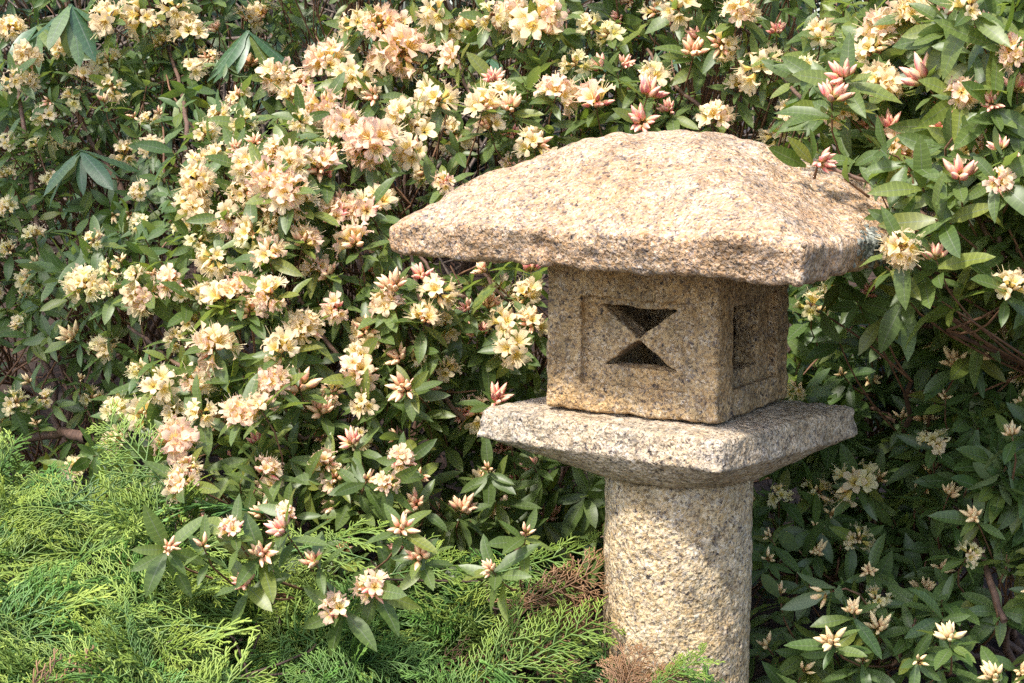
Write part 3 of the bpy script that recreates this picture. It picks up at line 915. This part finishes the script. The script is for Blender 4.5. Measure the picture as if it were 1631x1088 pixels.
for px, py, Yd, b in ((1345, 285, 2.44, 'F'), (1395, 290, 2.40, 'F'), (1420, 330, 2.36, 'F'), (1448, 365, 2.33, 'F'), (1470, 300, 2.33, 'F'), (1440, 250, 2.36, 'F'), (1490, 350, 2.30, 'F'), (1400, 240, 2.42, 'F'),
                      (1410, 425, 2.36, 'F'), (1470, 430, 2.36, 'F'), (1500, 480, 2.36, 'F'), (1300, 495, 2.62, 'K'), (1365, 480, 2.50, 'K'), (1405, 500, 2.48, 'K'), (1440, 470, 2.42, 'F'), (1335, 540, 2.7, 'K')):
    P = at(px, py, Yd)
    if in_lantern(P, 0.012).any():
        continue
    A = unit(np.array([-0.5, -0.45, 0.55]) + RNG.normal(0, 0.3, 3))
    SHOOTS[b].append((P, A))
    whorl(b, P, A, int(RNG.integers(5, 8)), BUSH[b]['L'], 1.15)

EX = np.array([(e[0], e[1]) for e in EXPL])
n_try = 0
NSH = 3300
for i_ in range(NSH):
    px, py = RNG.uniform(-170, 1800), RNG.uniform(-150, 1230)
    if i_ > 3250:
        px, py = RNG.uniform(740, 960), RNG.uniform(690, 900)
    elif i_ > 3000:      # the nearer, right-hand side is thick with leaves
        px, py = RNG.uniform(1270, 1680), RNG.uniform(380, 1000)
    behind = 640 < px < 1400 and 230 < py < 780
    if behind and not (px < 860 and py > 420) and not (px > 1270 and py > 470) and RNG.random() < 0.7:
        continue
    b = which(px, py)
    B = BUSH[b]
    # the dim hollows at the left and right let the ground and stems show
    sparse = (b == 'A' and py > 560) or (b == 'G') or False
    if sparse and RNG.random() < 0.45:
        continue
    near = np.hypot(EX[:, 0] - px, EX[:, 1] - py).min()
    off = -0.035 + RNG.exponential(0.15)
    if near < 20:
        off = max(off, 0.08)
    if px > 1200 and py > 380:
        off = max(off, 0.04)
    if off > 0.6:
        continue
    Yd = surf_y(px, py) + off
    P = at(px, py, Yd)
    if P[2] < ground_z(P[0], P[1]) + 0.05 or in_lantern(P, 0.05).any():
        continue
    A = unit(OUT_AX + RNG.normal(0, 0.42, 3))
    SHOOTS[b].append((P, A))
    if near > 26 and 0 < off < 0.16 and RNG.random() < B['pf'] * (0.55 if 0 < px < PW and 0 < py < PH else 1.0):
        kind = B['types'][RNG.integers(len(B['types']))]
        fp, bp = B['fp'], B['bp']
        if b in 'CDEHJ' and RNG.random() < 0.45:
            fp, bp = 'pink', 'red'
        TRUSSES[b].append((kind, fp, bp, P, A, RNG.uniform(0.65, 1.0)))
    whorl(b, P, A, int(RNG.integers(4, 10)), B['L'] * RNG.uniform(0.8, 1.12))

# large-leaved rhododendrons further back
BIGB = {
    'I': dict(label='large leaved rhododendron with long drooping leaves at the top left', tips=[(112, 6, 3.62), (60, 40, 3.8), (128, 238, 3.42), (300, 60, 3.85), (395, 48, 3.72), (285, 130, 3.85), (205, 170, 3.9), (340, 150, 4.0), (250, 20, 4.0), (20, 150, 4.1), (120, 300, 4.0), (230, 270, 4.0), (20, 10, 4.0), (-60, 80, 4.0), (-80, 240, 4.1), (180, 330, 4.05), (60, 420, 4.1), (200, 90, 4.05), (350, 220, 4.0), (290, 300, 4.0)]),
    'M': dict(label='dusky large leaved rhododendron in shadow at the top behind the peach clusters', tips=[(480, 70, 4.2), (440, 60, 4.1), (520, 70, 4.2), (500, 20, 4.4), (560, 110, 4.2), (420, 130, 4.2), (470, 140, 4.1), (620, 30, 4.5), (700, 60, 4.4), (860, 60, 4.4), (780, 90, 4.4), (960, 70, 4.4), (1080, 60, 4.3), (1200, 70, 4.2)]),
}
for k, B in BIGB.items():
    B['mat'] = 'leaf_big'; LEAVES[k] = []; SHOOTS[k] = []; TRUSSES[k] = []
    for px, py, Yd in B['tips']:
        P = at(px, py, Yd)
        A = unit(np.array([RNG.normal(0, 0.25), -0.25 + RNG.normal(0, 0.2), 0.9]))
        SHOOTS[k].append((P, A))
        x, y, z = frame_z(A)
        n = int(RNG.integers(8, 12))
        for i in range(n):
            a = i * 2.39996 + RNG.normal(0, 0.2)
            d = unit(math.cos(a) * x + math.sin(a) * y + np.array([0, 0, RNG.uniform(-1.6, -0.3)]))
            nn = unit(math.cos(a) * x + math.sin(a) * y + 0.8 * z + RNG.normal(0, 0.15, 3)); nn = unit(nn - (nn @ d) * d)
            LEAVES[k].append((int(RNG.integers(6)), np.cross(d, nn), d, nn, P - A * 0.01 * i / n, RNG.uniform(0.085, 0.14)))
BUSH.update(BIGB)

# ------------------------------------------------------------------ juniper sprays
def spray_mesh(mat, seed, nb=15):
    """one juniper plume: a drooping rachis, branchlets on both sides, each with finger-like scaly tips"""
    r = np.random.default_rng(seed)
    tb, T = Tubes(), []
    def thread(pts, r0, r1, t0, t1):
        k = len(pts)
        tb.add(pts, np.linspace(r0, r1, k), 3)
        T.append(np.repeat(np.clip(np.linspace(t0, t1, k), 0, 1), 3))
    L = 0.20
    droop = r.uniform(0.15, 0.55); sway = r.normal(0, 0.18)
    def axis(t):
        return np.array([sway * L * t * t, L * t * (1 - 0.15 * t), L * (0.15 * t - droop * t * t * 0.8)])
    thread([axis(t) for t in np.linspace(0, 1, 8)], 0.0020, 0.0012, 0.0, 0.75)
    for k in range(nb):
        t = 0.10 + 0.86 * k / nb
        p = axis(t); tan = unit(axis(min(1, t + 0.03)) - axis(t - 0.03))
        s = 1 if k % 2 else -1
        bl = 0.088 * (1 - 0.62 * t) * r.uniform(0.75, 1.2)
        d = unit(tan * r.uniform(0.6, 0.95) + np.array([s, 0, 0.0]) * r.uniform(0.75, 1.0) + np.array([0, 0, r.normal(0.10, 0.22)]))
        pts = [p]; steps = 5
        for q in range(steps):
            d = unit(d + tan * 0.09 + np.array([0, 0, -0.11]))
            pts.append(pts[-1] + d * bl / steps)
        thread(pts, 0.0016, 0.0011, 0.30 * t, 0.55 + 0.45 * t)
        for q in range(1, steps + 1):
            f = q / steps
            dd = unit(pts[q] - pts[q - 1])
            for s2 in ((1, -1) if r.random() < 0.45 else ((1 if (q + k) % 2 else -1),)):
                sd2 = unit(np.cross(dd, [0, 0, 1.0])) * s2
                d2 = unit(dd + sd2 * r.uniform(0.55, 0.85) + np.array([0, 0, r.normal(0.04, 0.20)]))
                l2 = 0.027 * (1 - 0.4 * f) * (1 - 0.3 * t) * r.uniform(0.6, 1.2)
                e = pts[q] + d2 * l2 * 0.55; e2 = e + unit(d2 + 0.5 * dd + np.array([0, 0, -0.15])) * l2 * 0.45
                c_ = 0.30 * t + 0.35 * f
                thread([pts[q], e, e2], 0.0015, 0.0010, c_, c_ + 0.45)
                if r.random() < 0.5:
                    thread([e, e + unit(d2 - sd2 * 0.8 + 0.3 * dd) * l2 * 0.5], 0.0013, 0.0009, c_ + 0.2, c_ + 0.5)
    return mesh('spray', np.concatenate(tb.V), np.concatenate(tb.F), M[mat], attrs={'tip': np.concatenate(T)})
SPRAY = {mk: [spray_mesh(mk, 300 + 20 * i + k) for k in range(5)] for i, mk in enumerate(('spray', 'spray_deep', 'spray_dead'))}

# upper outline of the juniper in the picture, and its depth
TOPX = [-200, 0, 80, 110, 150, 190, 250, 310, 350, 400, 450, 520, 600, 660, 720, 780, 850, 950, 965, 980, 1120, 1180]
TOPY = [705, 722, 730, 785, 755, 698, 722, 780, 860, 930, 905, 862, 890, 900, 920, 905, 890, 905, 930, 1030, 1060, 1120]
JUN = {
    'a': ('feathery juniper bush spilling across the bottom left corner', [(60, 780), (60, 900), (200, 900), (130, 1000), (60, 1060)], 'spray'),
    'b': ('juniper bush with arching yellow green tips below the blossom at left', [(250, 780), (330, 900), (300, 1040), (420, 1000)], 'spray'),
    'c': ('dark green juniper bush in the middle of the bottom edge', [(560, 940), (520, 1050), (660, 980), (640, 1080)], 'spray_deep'),
    'd': ('juniper bush with dead brown sprays against the left side of the post', [(780, 930), (900, 960), (850, 1050), (760, 1040), (1000, 1070), (1100, 1080)], 'spray_deep'),
}
JC = [(k, c) for k, v in JUN.items() for c in v[1]]
JXY = np.array([c for _, c in JC], float)
def jun_y(px, py, top):
    f = np.clip((py - top) / 330, 0, 1)
    back = np.interp(px, [-200, 0, 150, 300, 600, 800, 960, 1100], [3.0, 2.95, 2.85, 2.62, 2.62, 2.66, 2.62, 2.42])
    front = np.interp(px, [-200, 0, 300, 600, 960, 1100], [2.15, 2.15, 2.2, 2.25, 2.30, 2.36])
    return back + (front - back) * f
SPR = {k: [] for k in JUN}
def add_spray(px, py, Yd, mk, az=None, pitch=None, s=None, k=None):
    P = at(px, py, Yd)
    if k is None:
        k = JC[int(np.argmin(np.hypot(JXY[:, 0] - px, JXY[:, 1] - py)))][0]
    az = RNG.uniform(0, TAU) if az is None else az
    pitch = RNG.uniform(0.05, 0.75) if pitch is None else pitch
    d = np.array([math.cos(az) * math.cos(pitch), math.sin(az) * math.cos(pitch), math.sin(pitch)])
    nn = unit(np.array([0, -0.8, 0.75]) + RNG.normal(0, 0.35, 3)); nn = unit(nn - (nn @ d) * d)
    s = RNG.uniform(0.7, 1.15) if s is None else s
    base = P - d * 0.10 * s
    pts = np.array([base, P, P + d * 0.05])
    if in_lantern(pts, 0.012).any():
        return
    SPR[k].append((mk, int(RNG.integers(5)), np.cross(d, nn), d, nn, base, s))
for _ in range(720):
    px = RNG.uniform(-180, 1150); py = RNG.uniform(690, 1230)
    top = np.interp(px, TOPX, TOPY) + 22
    if py < top:
        continue
    off = RNG.exponential(0.09)
    Yd = jun_y(px, py, top) + off
    k = JC[int(np.argmin(np.hypot(JXY[:, 0] - px, JXY[:, 1] - py)))][0]
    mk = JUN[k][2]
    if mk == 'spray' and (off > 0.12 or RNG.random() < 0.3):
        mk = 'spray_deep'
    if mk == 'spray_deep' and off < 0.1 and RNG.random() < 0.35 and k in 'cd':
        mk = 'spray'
    dead = (np.hypot((px - 830) / 100, (py - 1005 + 0.45 * (px - 830)) / 36) < 1) or np.hypot(px - 630, py - 1090) < 40 or np.hypot(px - 130, py - 1095) < 35
    if dead:
        mk = 'spray_dead'
        Yd -= 0.05 + 0.5 * off
    elif np.hypot((px - 830) / 150, (py - 1030 + 0.45 * (px - 830)) / 60) < 1 and RNG.random() < 0.8:
        continue
    a0 = RNG.choice([math.pi * 0.97, 0.03, -1.0, -2.1]) + RNG.normal(0, 0.5)
    add_spray(px, py, Yd, mk, az=a0)
for px, py, az, pit, s in ((545, 868, 0.1, 0.15, 1.0), (500, 868, 2.9, 0.2, 0.9), (820, 905, 3.0, 0.2, 1.0), (880, 905, 0.0, 0.1, 1.0), (700, 905, 0.2, 0.1, 0.9), (210, 705, 2.4, 0.6, 1.0),
                           (80, 800, 2.9, 0.3, 1.0), (120, 815, 2.9, 0.35, 1.1), (850, 1045, 0.35, 0.5, 1.1), (900, 1020, 0.4, 0.4, 1.1), (800, 1070, 0.3, 0.5, 1.1), (1090, 1080, 0.2, 0.3, 0.7), (1060, 1088, 0.5, 0.5, 0.7), (930, 915, 0.0, 0.2, 0.9)):
    add_spray(px, py, jun_y(px, py, np.interp(px, TOPX, TOPY)) - 0.03, 'spray', az, pit, s)

for q_, (px, py, az, pit) in enumerate(((1000, 1062, 1.2, 0.9), (985, 1080, 2.0, 0.8), (1035, 1085, 1.0, 0.7), (1005, 1090, 1.6, 0.9), (1020, 1078, 0.9, 0.8))):
    add_spray(px, py, 2.42, 'spray_dead', az, pit, 0.6, 'd')

# ------------------------------------------------------------------ which leaves show: those become objects of their own
TV, TF, owner, nv = [], [], [], 0
keys = list(BUSH)
for kb, k in enumerate(keys):
    for i, (v, x, y, z, p, s) in enumerate(LEAVES[k]):
        w = 0.15 * s
        TV += [p, p + y * s * 0.5 + x * w, p + y * s * 0.95, p + y * s * 0.5 - x * w]
        TF.append((nv, nv + 1, nv + 2, nv + 3)); owner.append((k, i)); nv += 4
for k in keys:
    for (kind, fp, bp, P, A, s) in TRUSSES[k]:
        c = P + A * 0.015 * s; r = 0.02 * s
        TV += [c + np.array([r, 0, r]), c + np.array([-r, 0, r]), c + np.array([-r, 0, -r]), c + np.array([r, 0, -r])]
        TF.append((nv, nv + 1, nv + 2, nv + 3)); owner.append(None); nv += 4
for k in SPR:
    for (mk, v, x, y, z, p, s) in SPR[k]:
        TV += [p + x * 0.03 * s, p - x * 0.03 * s, p - x * 0.03 * s + y * 0.14 * s, p + x * 0.03 * s + y * 0.14 * s]
        TF.append((nv, nv + 1, nv + 2, nv + 3)); owner.append(None); nv += 4
for a, b_, z0, z1 in ((Lr, Fr, Z_ROOF, 1.40), (Fr, Rr, Z_ROOF, 1.34), (Lb, Fb, Z_BOX, Z_ROOF), (Fb, Rb, Z_BOX, Z_ROOF), (Lp, Fp, 0.93, Z_BOX), (Fp, Rp, 0.93, Z_BOX)):
    TV += [np.array([a[0], a[1], z0]), np.array([b_[0], b_[1], z0]), np.array([b_[0], b_[1], z1]), np.array([a[0], a[1], z1])]
    TF.append((nv, nv + 1, nv + 2, nv + 3)); owner.append(None); nv += 4
bvh = BVHTree.FromPolygons([tuple(v) for v in TV], TF)
score = {}
for k in keys:
    for i, (v, x, y, z, p, s) in enumerate(LEAVES[k]):
        seen = 0
        for f, g in ((0.3, 0.03), (0.5, -0.05), (0.5, 0.05), (0.75, 0.0)):
            q_ = p + y * s * f + x * s * g
            u_, v_, zz_ = to_px(q_)
            if not (0 < u_ < PW and 0 < v_ < PH):
                continue
            d_ = unit(q_ - CAM)
            hit = bvh.ray_cast(Vector(CAM), Vector(d_))
            if hit[2] is not None and owner[hit[2]] == (k, i):
                seen += 1
        if seen:
            score[k, i] = seen * s * s * abs(z @ unit(p - CAM)) / (p[1] ** 2)

# ------------------------------------------------------------------ build the shrubs
def merged_leaves(items, shapes):
    byv = {}
    for it in items:
        byv.setdefault(it[0], []).append(it)
    Vs, Fs, lx, ly, rnd, n = [], [], [], [], [], 0
    for v, its in byv.items():
        sv, sf, sl, sy_ = shapes[v]
        R_ = np.array([[i[1], i[2], i[3]] for i in its])           # rows: x, y, z axes
        S_ = np.array([i[5] for i in its]); P_ = np.array([i[4] for i in its])
        W_ = np.einsum('vk,nkj->nvj', sv, R_) * S_[:, None, None] + P_[:, None, :]
        Vs.append(W_.reshape(-1, 3))
        Fs.append((np.arange(len(its))[:, None, None] * len(sv) + sf[None] + n).reshape(-1, 4))
        lx.append(np.tile(sl, len(its))); ly.append(np.tile(sy_, len(its))); rnd.append(np.repeat(RNG.uniform(0, 1, len(its)), len(sv)))
        n += len(its) * len(sv)
    return np.concatenate(Vs), np.concatenate(Fs), {'lx': np.concatenate(lx), 'ly': np.concatenate(ly), 'rnd': np.concatenate(rnd)}

BRANCHES = {   # stems that show in the photograph: shrub, radius, picture points
    'A': [(0.006, [(20, 60), (35, 180), (47, 275), (62, 372), (75, 480)]), (0.012, [(40, 700), (100, 688), (140, 697)])],
    'B': [(0.005, [(265, 70), (290, 150), (298, 200), (295, 265)]), (0.008, [(118, 170), (132, 215), (155, 240), (185, 285), (205, 330)])],
    'C': [(0.0045, [(205, 520), (240, 545), (290, 587), (360, 632)]), (0.0045, [(468, 452), (500, 520), (555, 582)])],
    'D': [(0.0035, [(560, 190), (585, 245), (600, 300)]), (0.0035, [(720, 55), (745, 150), (800, 200)])],
    'E': [(0.0042, [(1031, 78), (1065, 130), (1118, 172)]), (0.0040, [(1232, 68), (1240, 120), (1290, 172), (1322, 198)])],
    'F': [(0.0065, [(1585, 360), (1595, 430), (1614, 500), (1640, 560)]), (0.004, [(1480, 200), (1510, 250), (1530, 300), (1575, 380)]), (0.0038, [(1303, 262), (1350, 277), (1400, 290), (1450, 320), (1520, 385)]), (0.0045, [(1545, 430), (1580, 460), (1612, 492)])],
    'H': [(0.0048, [(653, 400), (661, 451), (689, 544), (692, 616), (712, 642), (740, 668)]), (0.0042, [(640, 498), (661, 557), (690, 616)]), (0.0045, [(668, 408), (704, 449), (740, 475), (763, 502)]), (0.0045, [(766, 431), (792, 464), (823, 490), (874, 541)])],
    'K': [(0.005, [(1400, 510), (1450, 516), (1521, 525), (1609, 562)]), (0.006, [(1350, 625), (1390, 650), (1430, 672)])],
    'G': [(0.006, [(1520, 800), (1540, 830), (1570, 900), (1600, 990)]), (0.004, [(1420, 1060), (1450, 1010), (1475, 950)])],
    'J': [(0.0045, [(440, 690), (490, 697), (540, 700)]), (0.004, [(340, 880), (370, 930), (400, 950)])],
}

def base_of(k):
    P = np.array([s[0] for s in SHOOTS[k]])
    c = np.median(P, axis=0)
    x, y = c[0], c[1] + 0.35
    if k == 'F':
        x, y = 1.75, 3.5
    if k == 'G':
        x, y = 0.95, 3.05
    return np.array([x, y, float(ground_z(x, y))])

for k, B in BUSH.items():
    base = base_of(k)
    root = thing('rhododendron_bush', base, B['label'], 'bush', G_)
    P = np.array([s[0] for s in SHOOTS[k]]); A = np.array([s[1] for s in SHOOTS[k]])
    nc = max(3, len(P) // 20)
    ctr = P[RNG.choice(len(P), nc, replace=False)]
    for _ in range(4):
        lab = np.argmin(((P[:, None] - ctr[None]) ** 2).sum(-1), 1)
        for c in range(nc):
            if (lab == c).any():
                ctr[c] = P[lab == c].mean(0)
    hub = ctr + np.array([0.02, 0.12, -0.10])
    hub[:, 2] = np.maximum(hub[:, 2], ground_z(hub[:, 0], hub[:, 1]) + 0.03)
    twigs = Tubes()
    for c in range(nc):
        start = base + np.array([*RNG.normal(0, 0.05, 2), -0.02])
        mid = 0.5 * (start + hub[c]) + np.array([0, 0.12, 0.05])
        pts = spline(bez(start, mid, hub[c], 8), 10, 0.006)
        if in_lantern(pts, 0.01).any():
            pts[:, 1] = np.maximum(pts[:, 1], 3.0)
        tb = Tubes(); tb.add(pts - base, np.linspace(0.009, 0.0035, 10), 6)
        link('branch', tb.build('branch', M['branch']), root)
        for i in np.nonzero(lab == c)[0]:
            e = pts[RNG.integers(6, 10)]
            q_ = bez(P[i], P[i] - A[i] * 0.09 + np.array([0, 0, -0.015]), e, 6)
            if in_lantern(q_, 0.004).any():
                q_ = q_[:2]
            twigs.add(q_ - base, np.linspace(0.0013, 0.0024, len(q_)), 4)
    link('twigs', twigs.build('twigs', M['twig']), root, kind='stuff')
    for rad, pp in BRANCHES.get(k, []):
        pts = np.array([at(a, b, surf_y(a, b) + (-0.01 if k in 'EH' else 0.02)) for a, b in pp])
        if k == 'F' and pp[0][0] == 1303:
            pts = np.array([at(a, b, yy) for (a, b), yy in zip(pp, (2.46, 2.44, 2.42, 2.42, 2.40))])
        elif in_lantern(pts, 0.01).any():
            continue
        tb = Tubes(); tb.add(spline(pts, 12, 0.0015) - base, np.linspace(rad * 0.7, rad, 12), 6)
        link('branch', tb.build('branch', M['branch']), root)
    for _ in range({'B': 12, 'C': 16, 'D': 14, 'E': 14, 'F': 16, 'H': 14, 'J': 9, 'A': 9, 'G': 8, 'K': 10}.get(k, 0)):
        cx_, cy_ = B['ctr'][RNG.integers(len(B['ctr']))]
        px, py = cx_ + RNG.normal(0, 70), cy_ + RNG.normal(0, 60)
        if k == 'F' and px < 1400:
            continue
        ang = RNG.normal(0.35 if k not in 'EF' else -0.45, 0.45); ln_ = RNG.uniform(60, 150)
        off = RNG.uniform(0.0, 0.06)
        pp = [(px - math.sin(ang) * ln_ * f + RNG.normal(0, 5), py + math.cos(ang) * ln_ * f) for f in (-0.5, -0.15, 0.2, 0.55)]
        pts = np.array([at(a, b, surf_y(a, b) + off + 0.05 * max(0, i_ - 1)) for i_, (a, b) in enumerate(pp)])
        pts = np.concatenate([pts, [pts[-1] + np.array([0.02, 0.14, -0.06])]])
        if in_lantern(pts, 0.02).any() or (pts[:, 2] < ground_z(pts[:, 0], pts[:, 1])).any():
            continue
        tb = Tubes(); tb.add(spline(pts, 12, 0.0012) - base, np.linspace(0.0016, 0.0032, 12), 5)
        link('branch', tb.build('branch', M['twig']), root)
    shown = sorted(((score.get((k, i), 0), i) for i in range(len(LEAVES[k]))), reverse=True)
    own = {i for s, i in shown[:300] if s > 0}
    shapes = BIG if B['mat'] == 'leaf_big' else LEAF
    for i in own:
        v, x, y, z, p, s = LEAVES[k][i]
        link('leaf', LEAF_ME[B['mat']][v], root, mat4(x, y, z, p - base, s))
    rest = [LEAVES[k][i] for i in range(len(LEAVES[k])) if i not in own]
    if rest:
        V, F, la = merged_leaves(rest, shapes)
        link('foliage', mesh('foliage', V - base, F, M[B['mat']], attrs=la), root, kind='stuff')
    for (kind, fp, bp, Pt, At, s) in TRUSSES[k]:
        core, items = TRUSS[kind, fp, bp][RNG.integers(3)]
        x, y, z = frame_z(At)
        t = link('flower_truss', core, root, mat4(x, y, z, Pt - base, s))
        for nm, me, mm in items:
            link(nm, me, t, mm)

# ------------------------------------------------------------------ junipers
for k, (label, _, _) in JUN.items():
    P = np.array([s[5] for s in SPR[k]])
    c = P.mean(0)
    base = np.array([c[0], c[1] + 0.1, float(ground_z(c[0], c[1] + 0.1))])
    root = thing('juniper_bush', base, label, 'bush', 'low junipers along the bottom edge')
    sel = RNG.permutation(len(P))[:14]
    nodes = []
    for i in sel:
        tip = P[i] + np.array([0, 0.03, -0.02])
        pts = spline(bez(base + np.array([0, 0, -0.02]), 0.5 * (base + tip) + np.array([0, 0.06, 0.03]), tip, 8), 9, 0.005)
        tb = Tubes(); tb.add(pts - base, np.linspace(0.010, 0.003, 9), 6)
        link('branch', tb.build('branch', M['juniper_bark']), root)
        nodes.append(pts)
    nodes = np.concatenate(nodes)
    tw = Tubes()
    for i in range(len(P)):
        j = int(np.argmin(((nodes - P[i]) ** 2).sum(1)))
        tw.add(bez(P[i], P[i] - SPR[k][i][3] * 0.03, nodes[j], 4) - base, [0.0012, 0.0016, 0.002, 0.0025], 4)
    link('twigs', tw.build('twigs', M['juniper_bark']), root, kind='stuff')
    order = sorted(range(len(P)), key=lambda i: P[i][1])[:300]
    for i in order:
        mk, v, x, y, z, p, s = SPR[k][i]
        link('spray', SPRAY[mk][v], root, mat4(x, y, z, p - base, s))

# ------------------------------------------------------------------ behind everything: a brush pile and a dark thicket
bp0 = at(520, 20, 4.9)
pile = thing('brush_pile', (bp0[0], bp0[1], float(ground_z(bp0[0], bp0[1]))), 'tangle of bare brown twigs heaped in the shade at the top behind the bushes', 'brush pile')
tb = Tubes()
for _ in range(420):
    a = np.array([RNG.normal(bp0[0], 0.55), RNG.normal(4.95, 0.12), RNG.uniform(0.9, 1.75)])
    d = unit(np.array([RNG.normal(0, 0.7), RNG.normal(0, 0.2), RNG.normal(0, 0.9)])) * RNG.uniform(0.15, 0.5)
    tb.add(spline([a - d, a + RNG.normal(0, 0.03, 3), a + d], 6) - np.array(pile.location), np.linspace(0.006, 0.002, 6), 4)
link('stick', tb.build('stick', M['dead_twig']), pile, kind='stuff')

n = 16000
bx = RNG.uniform(-3.0, 3.2, n); by = 5.2 + RNG.gamma(2, 0.18, n); bz = ground_z(bx, by) + RNG.uniform(0.0, 1.0, n) ** 0.9 * (1.55 + 0.3 * np.sin(bx * 2.2))
items = []
for i in range(n):
    d = unit(RNG.normal(0, 1, 3) + np.array([0, -0.4, -0.3])); nn = unit(RNG.normal(0, 0.6, 3) + np.array([0, -0.5, 0.7])); nn = unit(nn - (nn @ d) * d)
    items.append((int(RNG.integers(8)), np.cross(d, nn), d, nn, np.array([bx[i], by[i], bz[i]]), RNG.uniform(0.10, 0.18)))
V, F, la = merged_leaves(items, LEAF)
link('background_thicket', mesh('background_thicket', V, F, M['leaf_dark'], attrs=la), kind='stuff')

# a small unseen tree added just outside the left edge: it keeps the hollow at the left in shade
tree = thing('added_shade_tree', (-2.45, 2.9, float(ground_z(-2.45, 2.9))), 'small leafy tree added out of view to shade the left bushes', 'tree')
tl_ = np.array(tree.location)
tb = Tubes()
tb.add(spline([tl_ - [0, 0, 0.05], tl_ + [0.05, -0.05, 1.3], np.array([-2.3, 2.65, 2.6]), np.array([-2.15, 2.5, 3.3])], 12, 0.01) - tl_, np.linspace(0.06, 0.012, 12), 8)
link('trunk', tb.build('trunk', M['branch']), tree)
items = []
for i in range(1500):
    p = unit(RNG.normal(0, 1, 3)) * RNG.uniform(0, 1) ** 0.4 * np.array(CROWN_R) + np.array(CROWN)
    d = unit(RNG.normal(0, 1, 3) * [1, 1, 0.5]); nn = unit(np.array([0, 0, 1.0]) + RNG.normal(0, 0.4, 3)); nn = unit(nn - (nn @ d) * d)
    items.append((int(RNG.integers(8)), np.cross(d, nn), d, nn, p, RNG.uniform(0.07, 0.11)))
V, F, la = merged_leaves(items, LEAF)
link('crown', mesh('crown', V - tl_, F, M['leaf_shade'], attrs=la), tree)
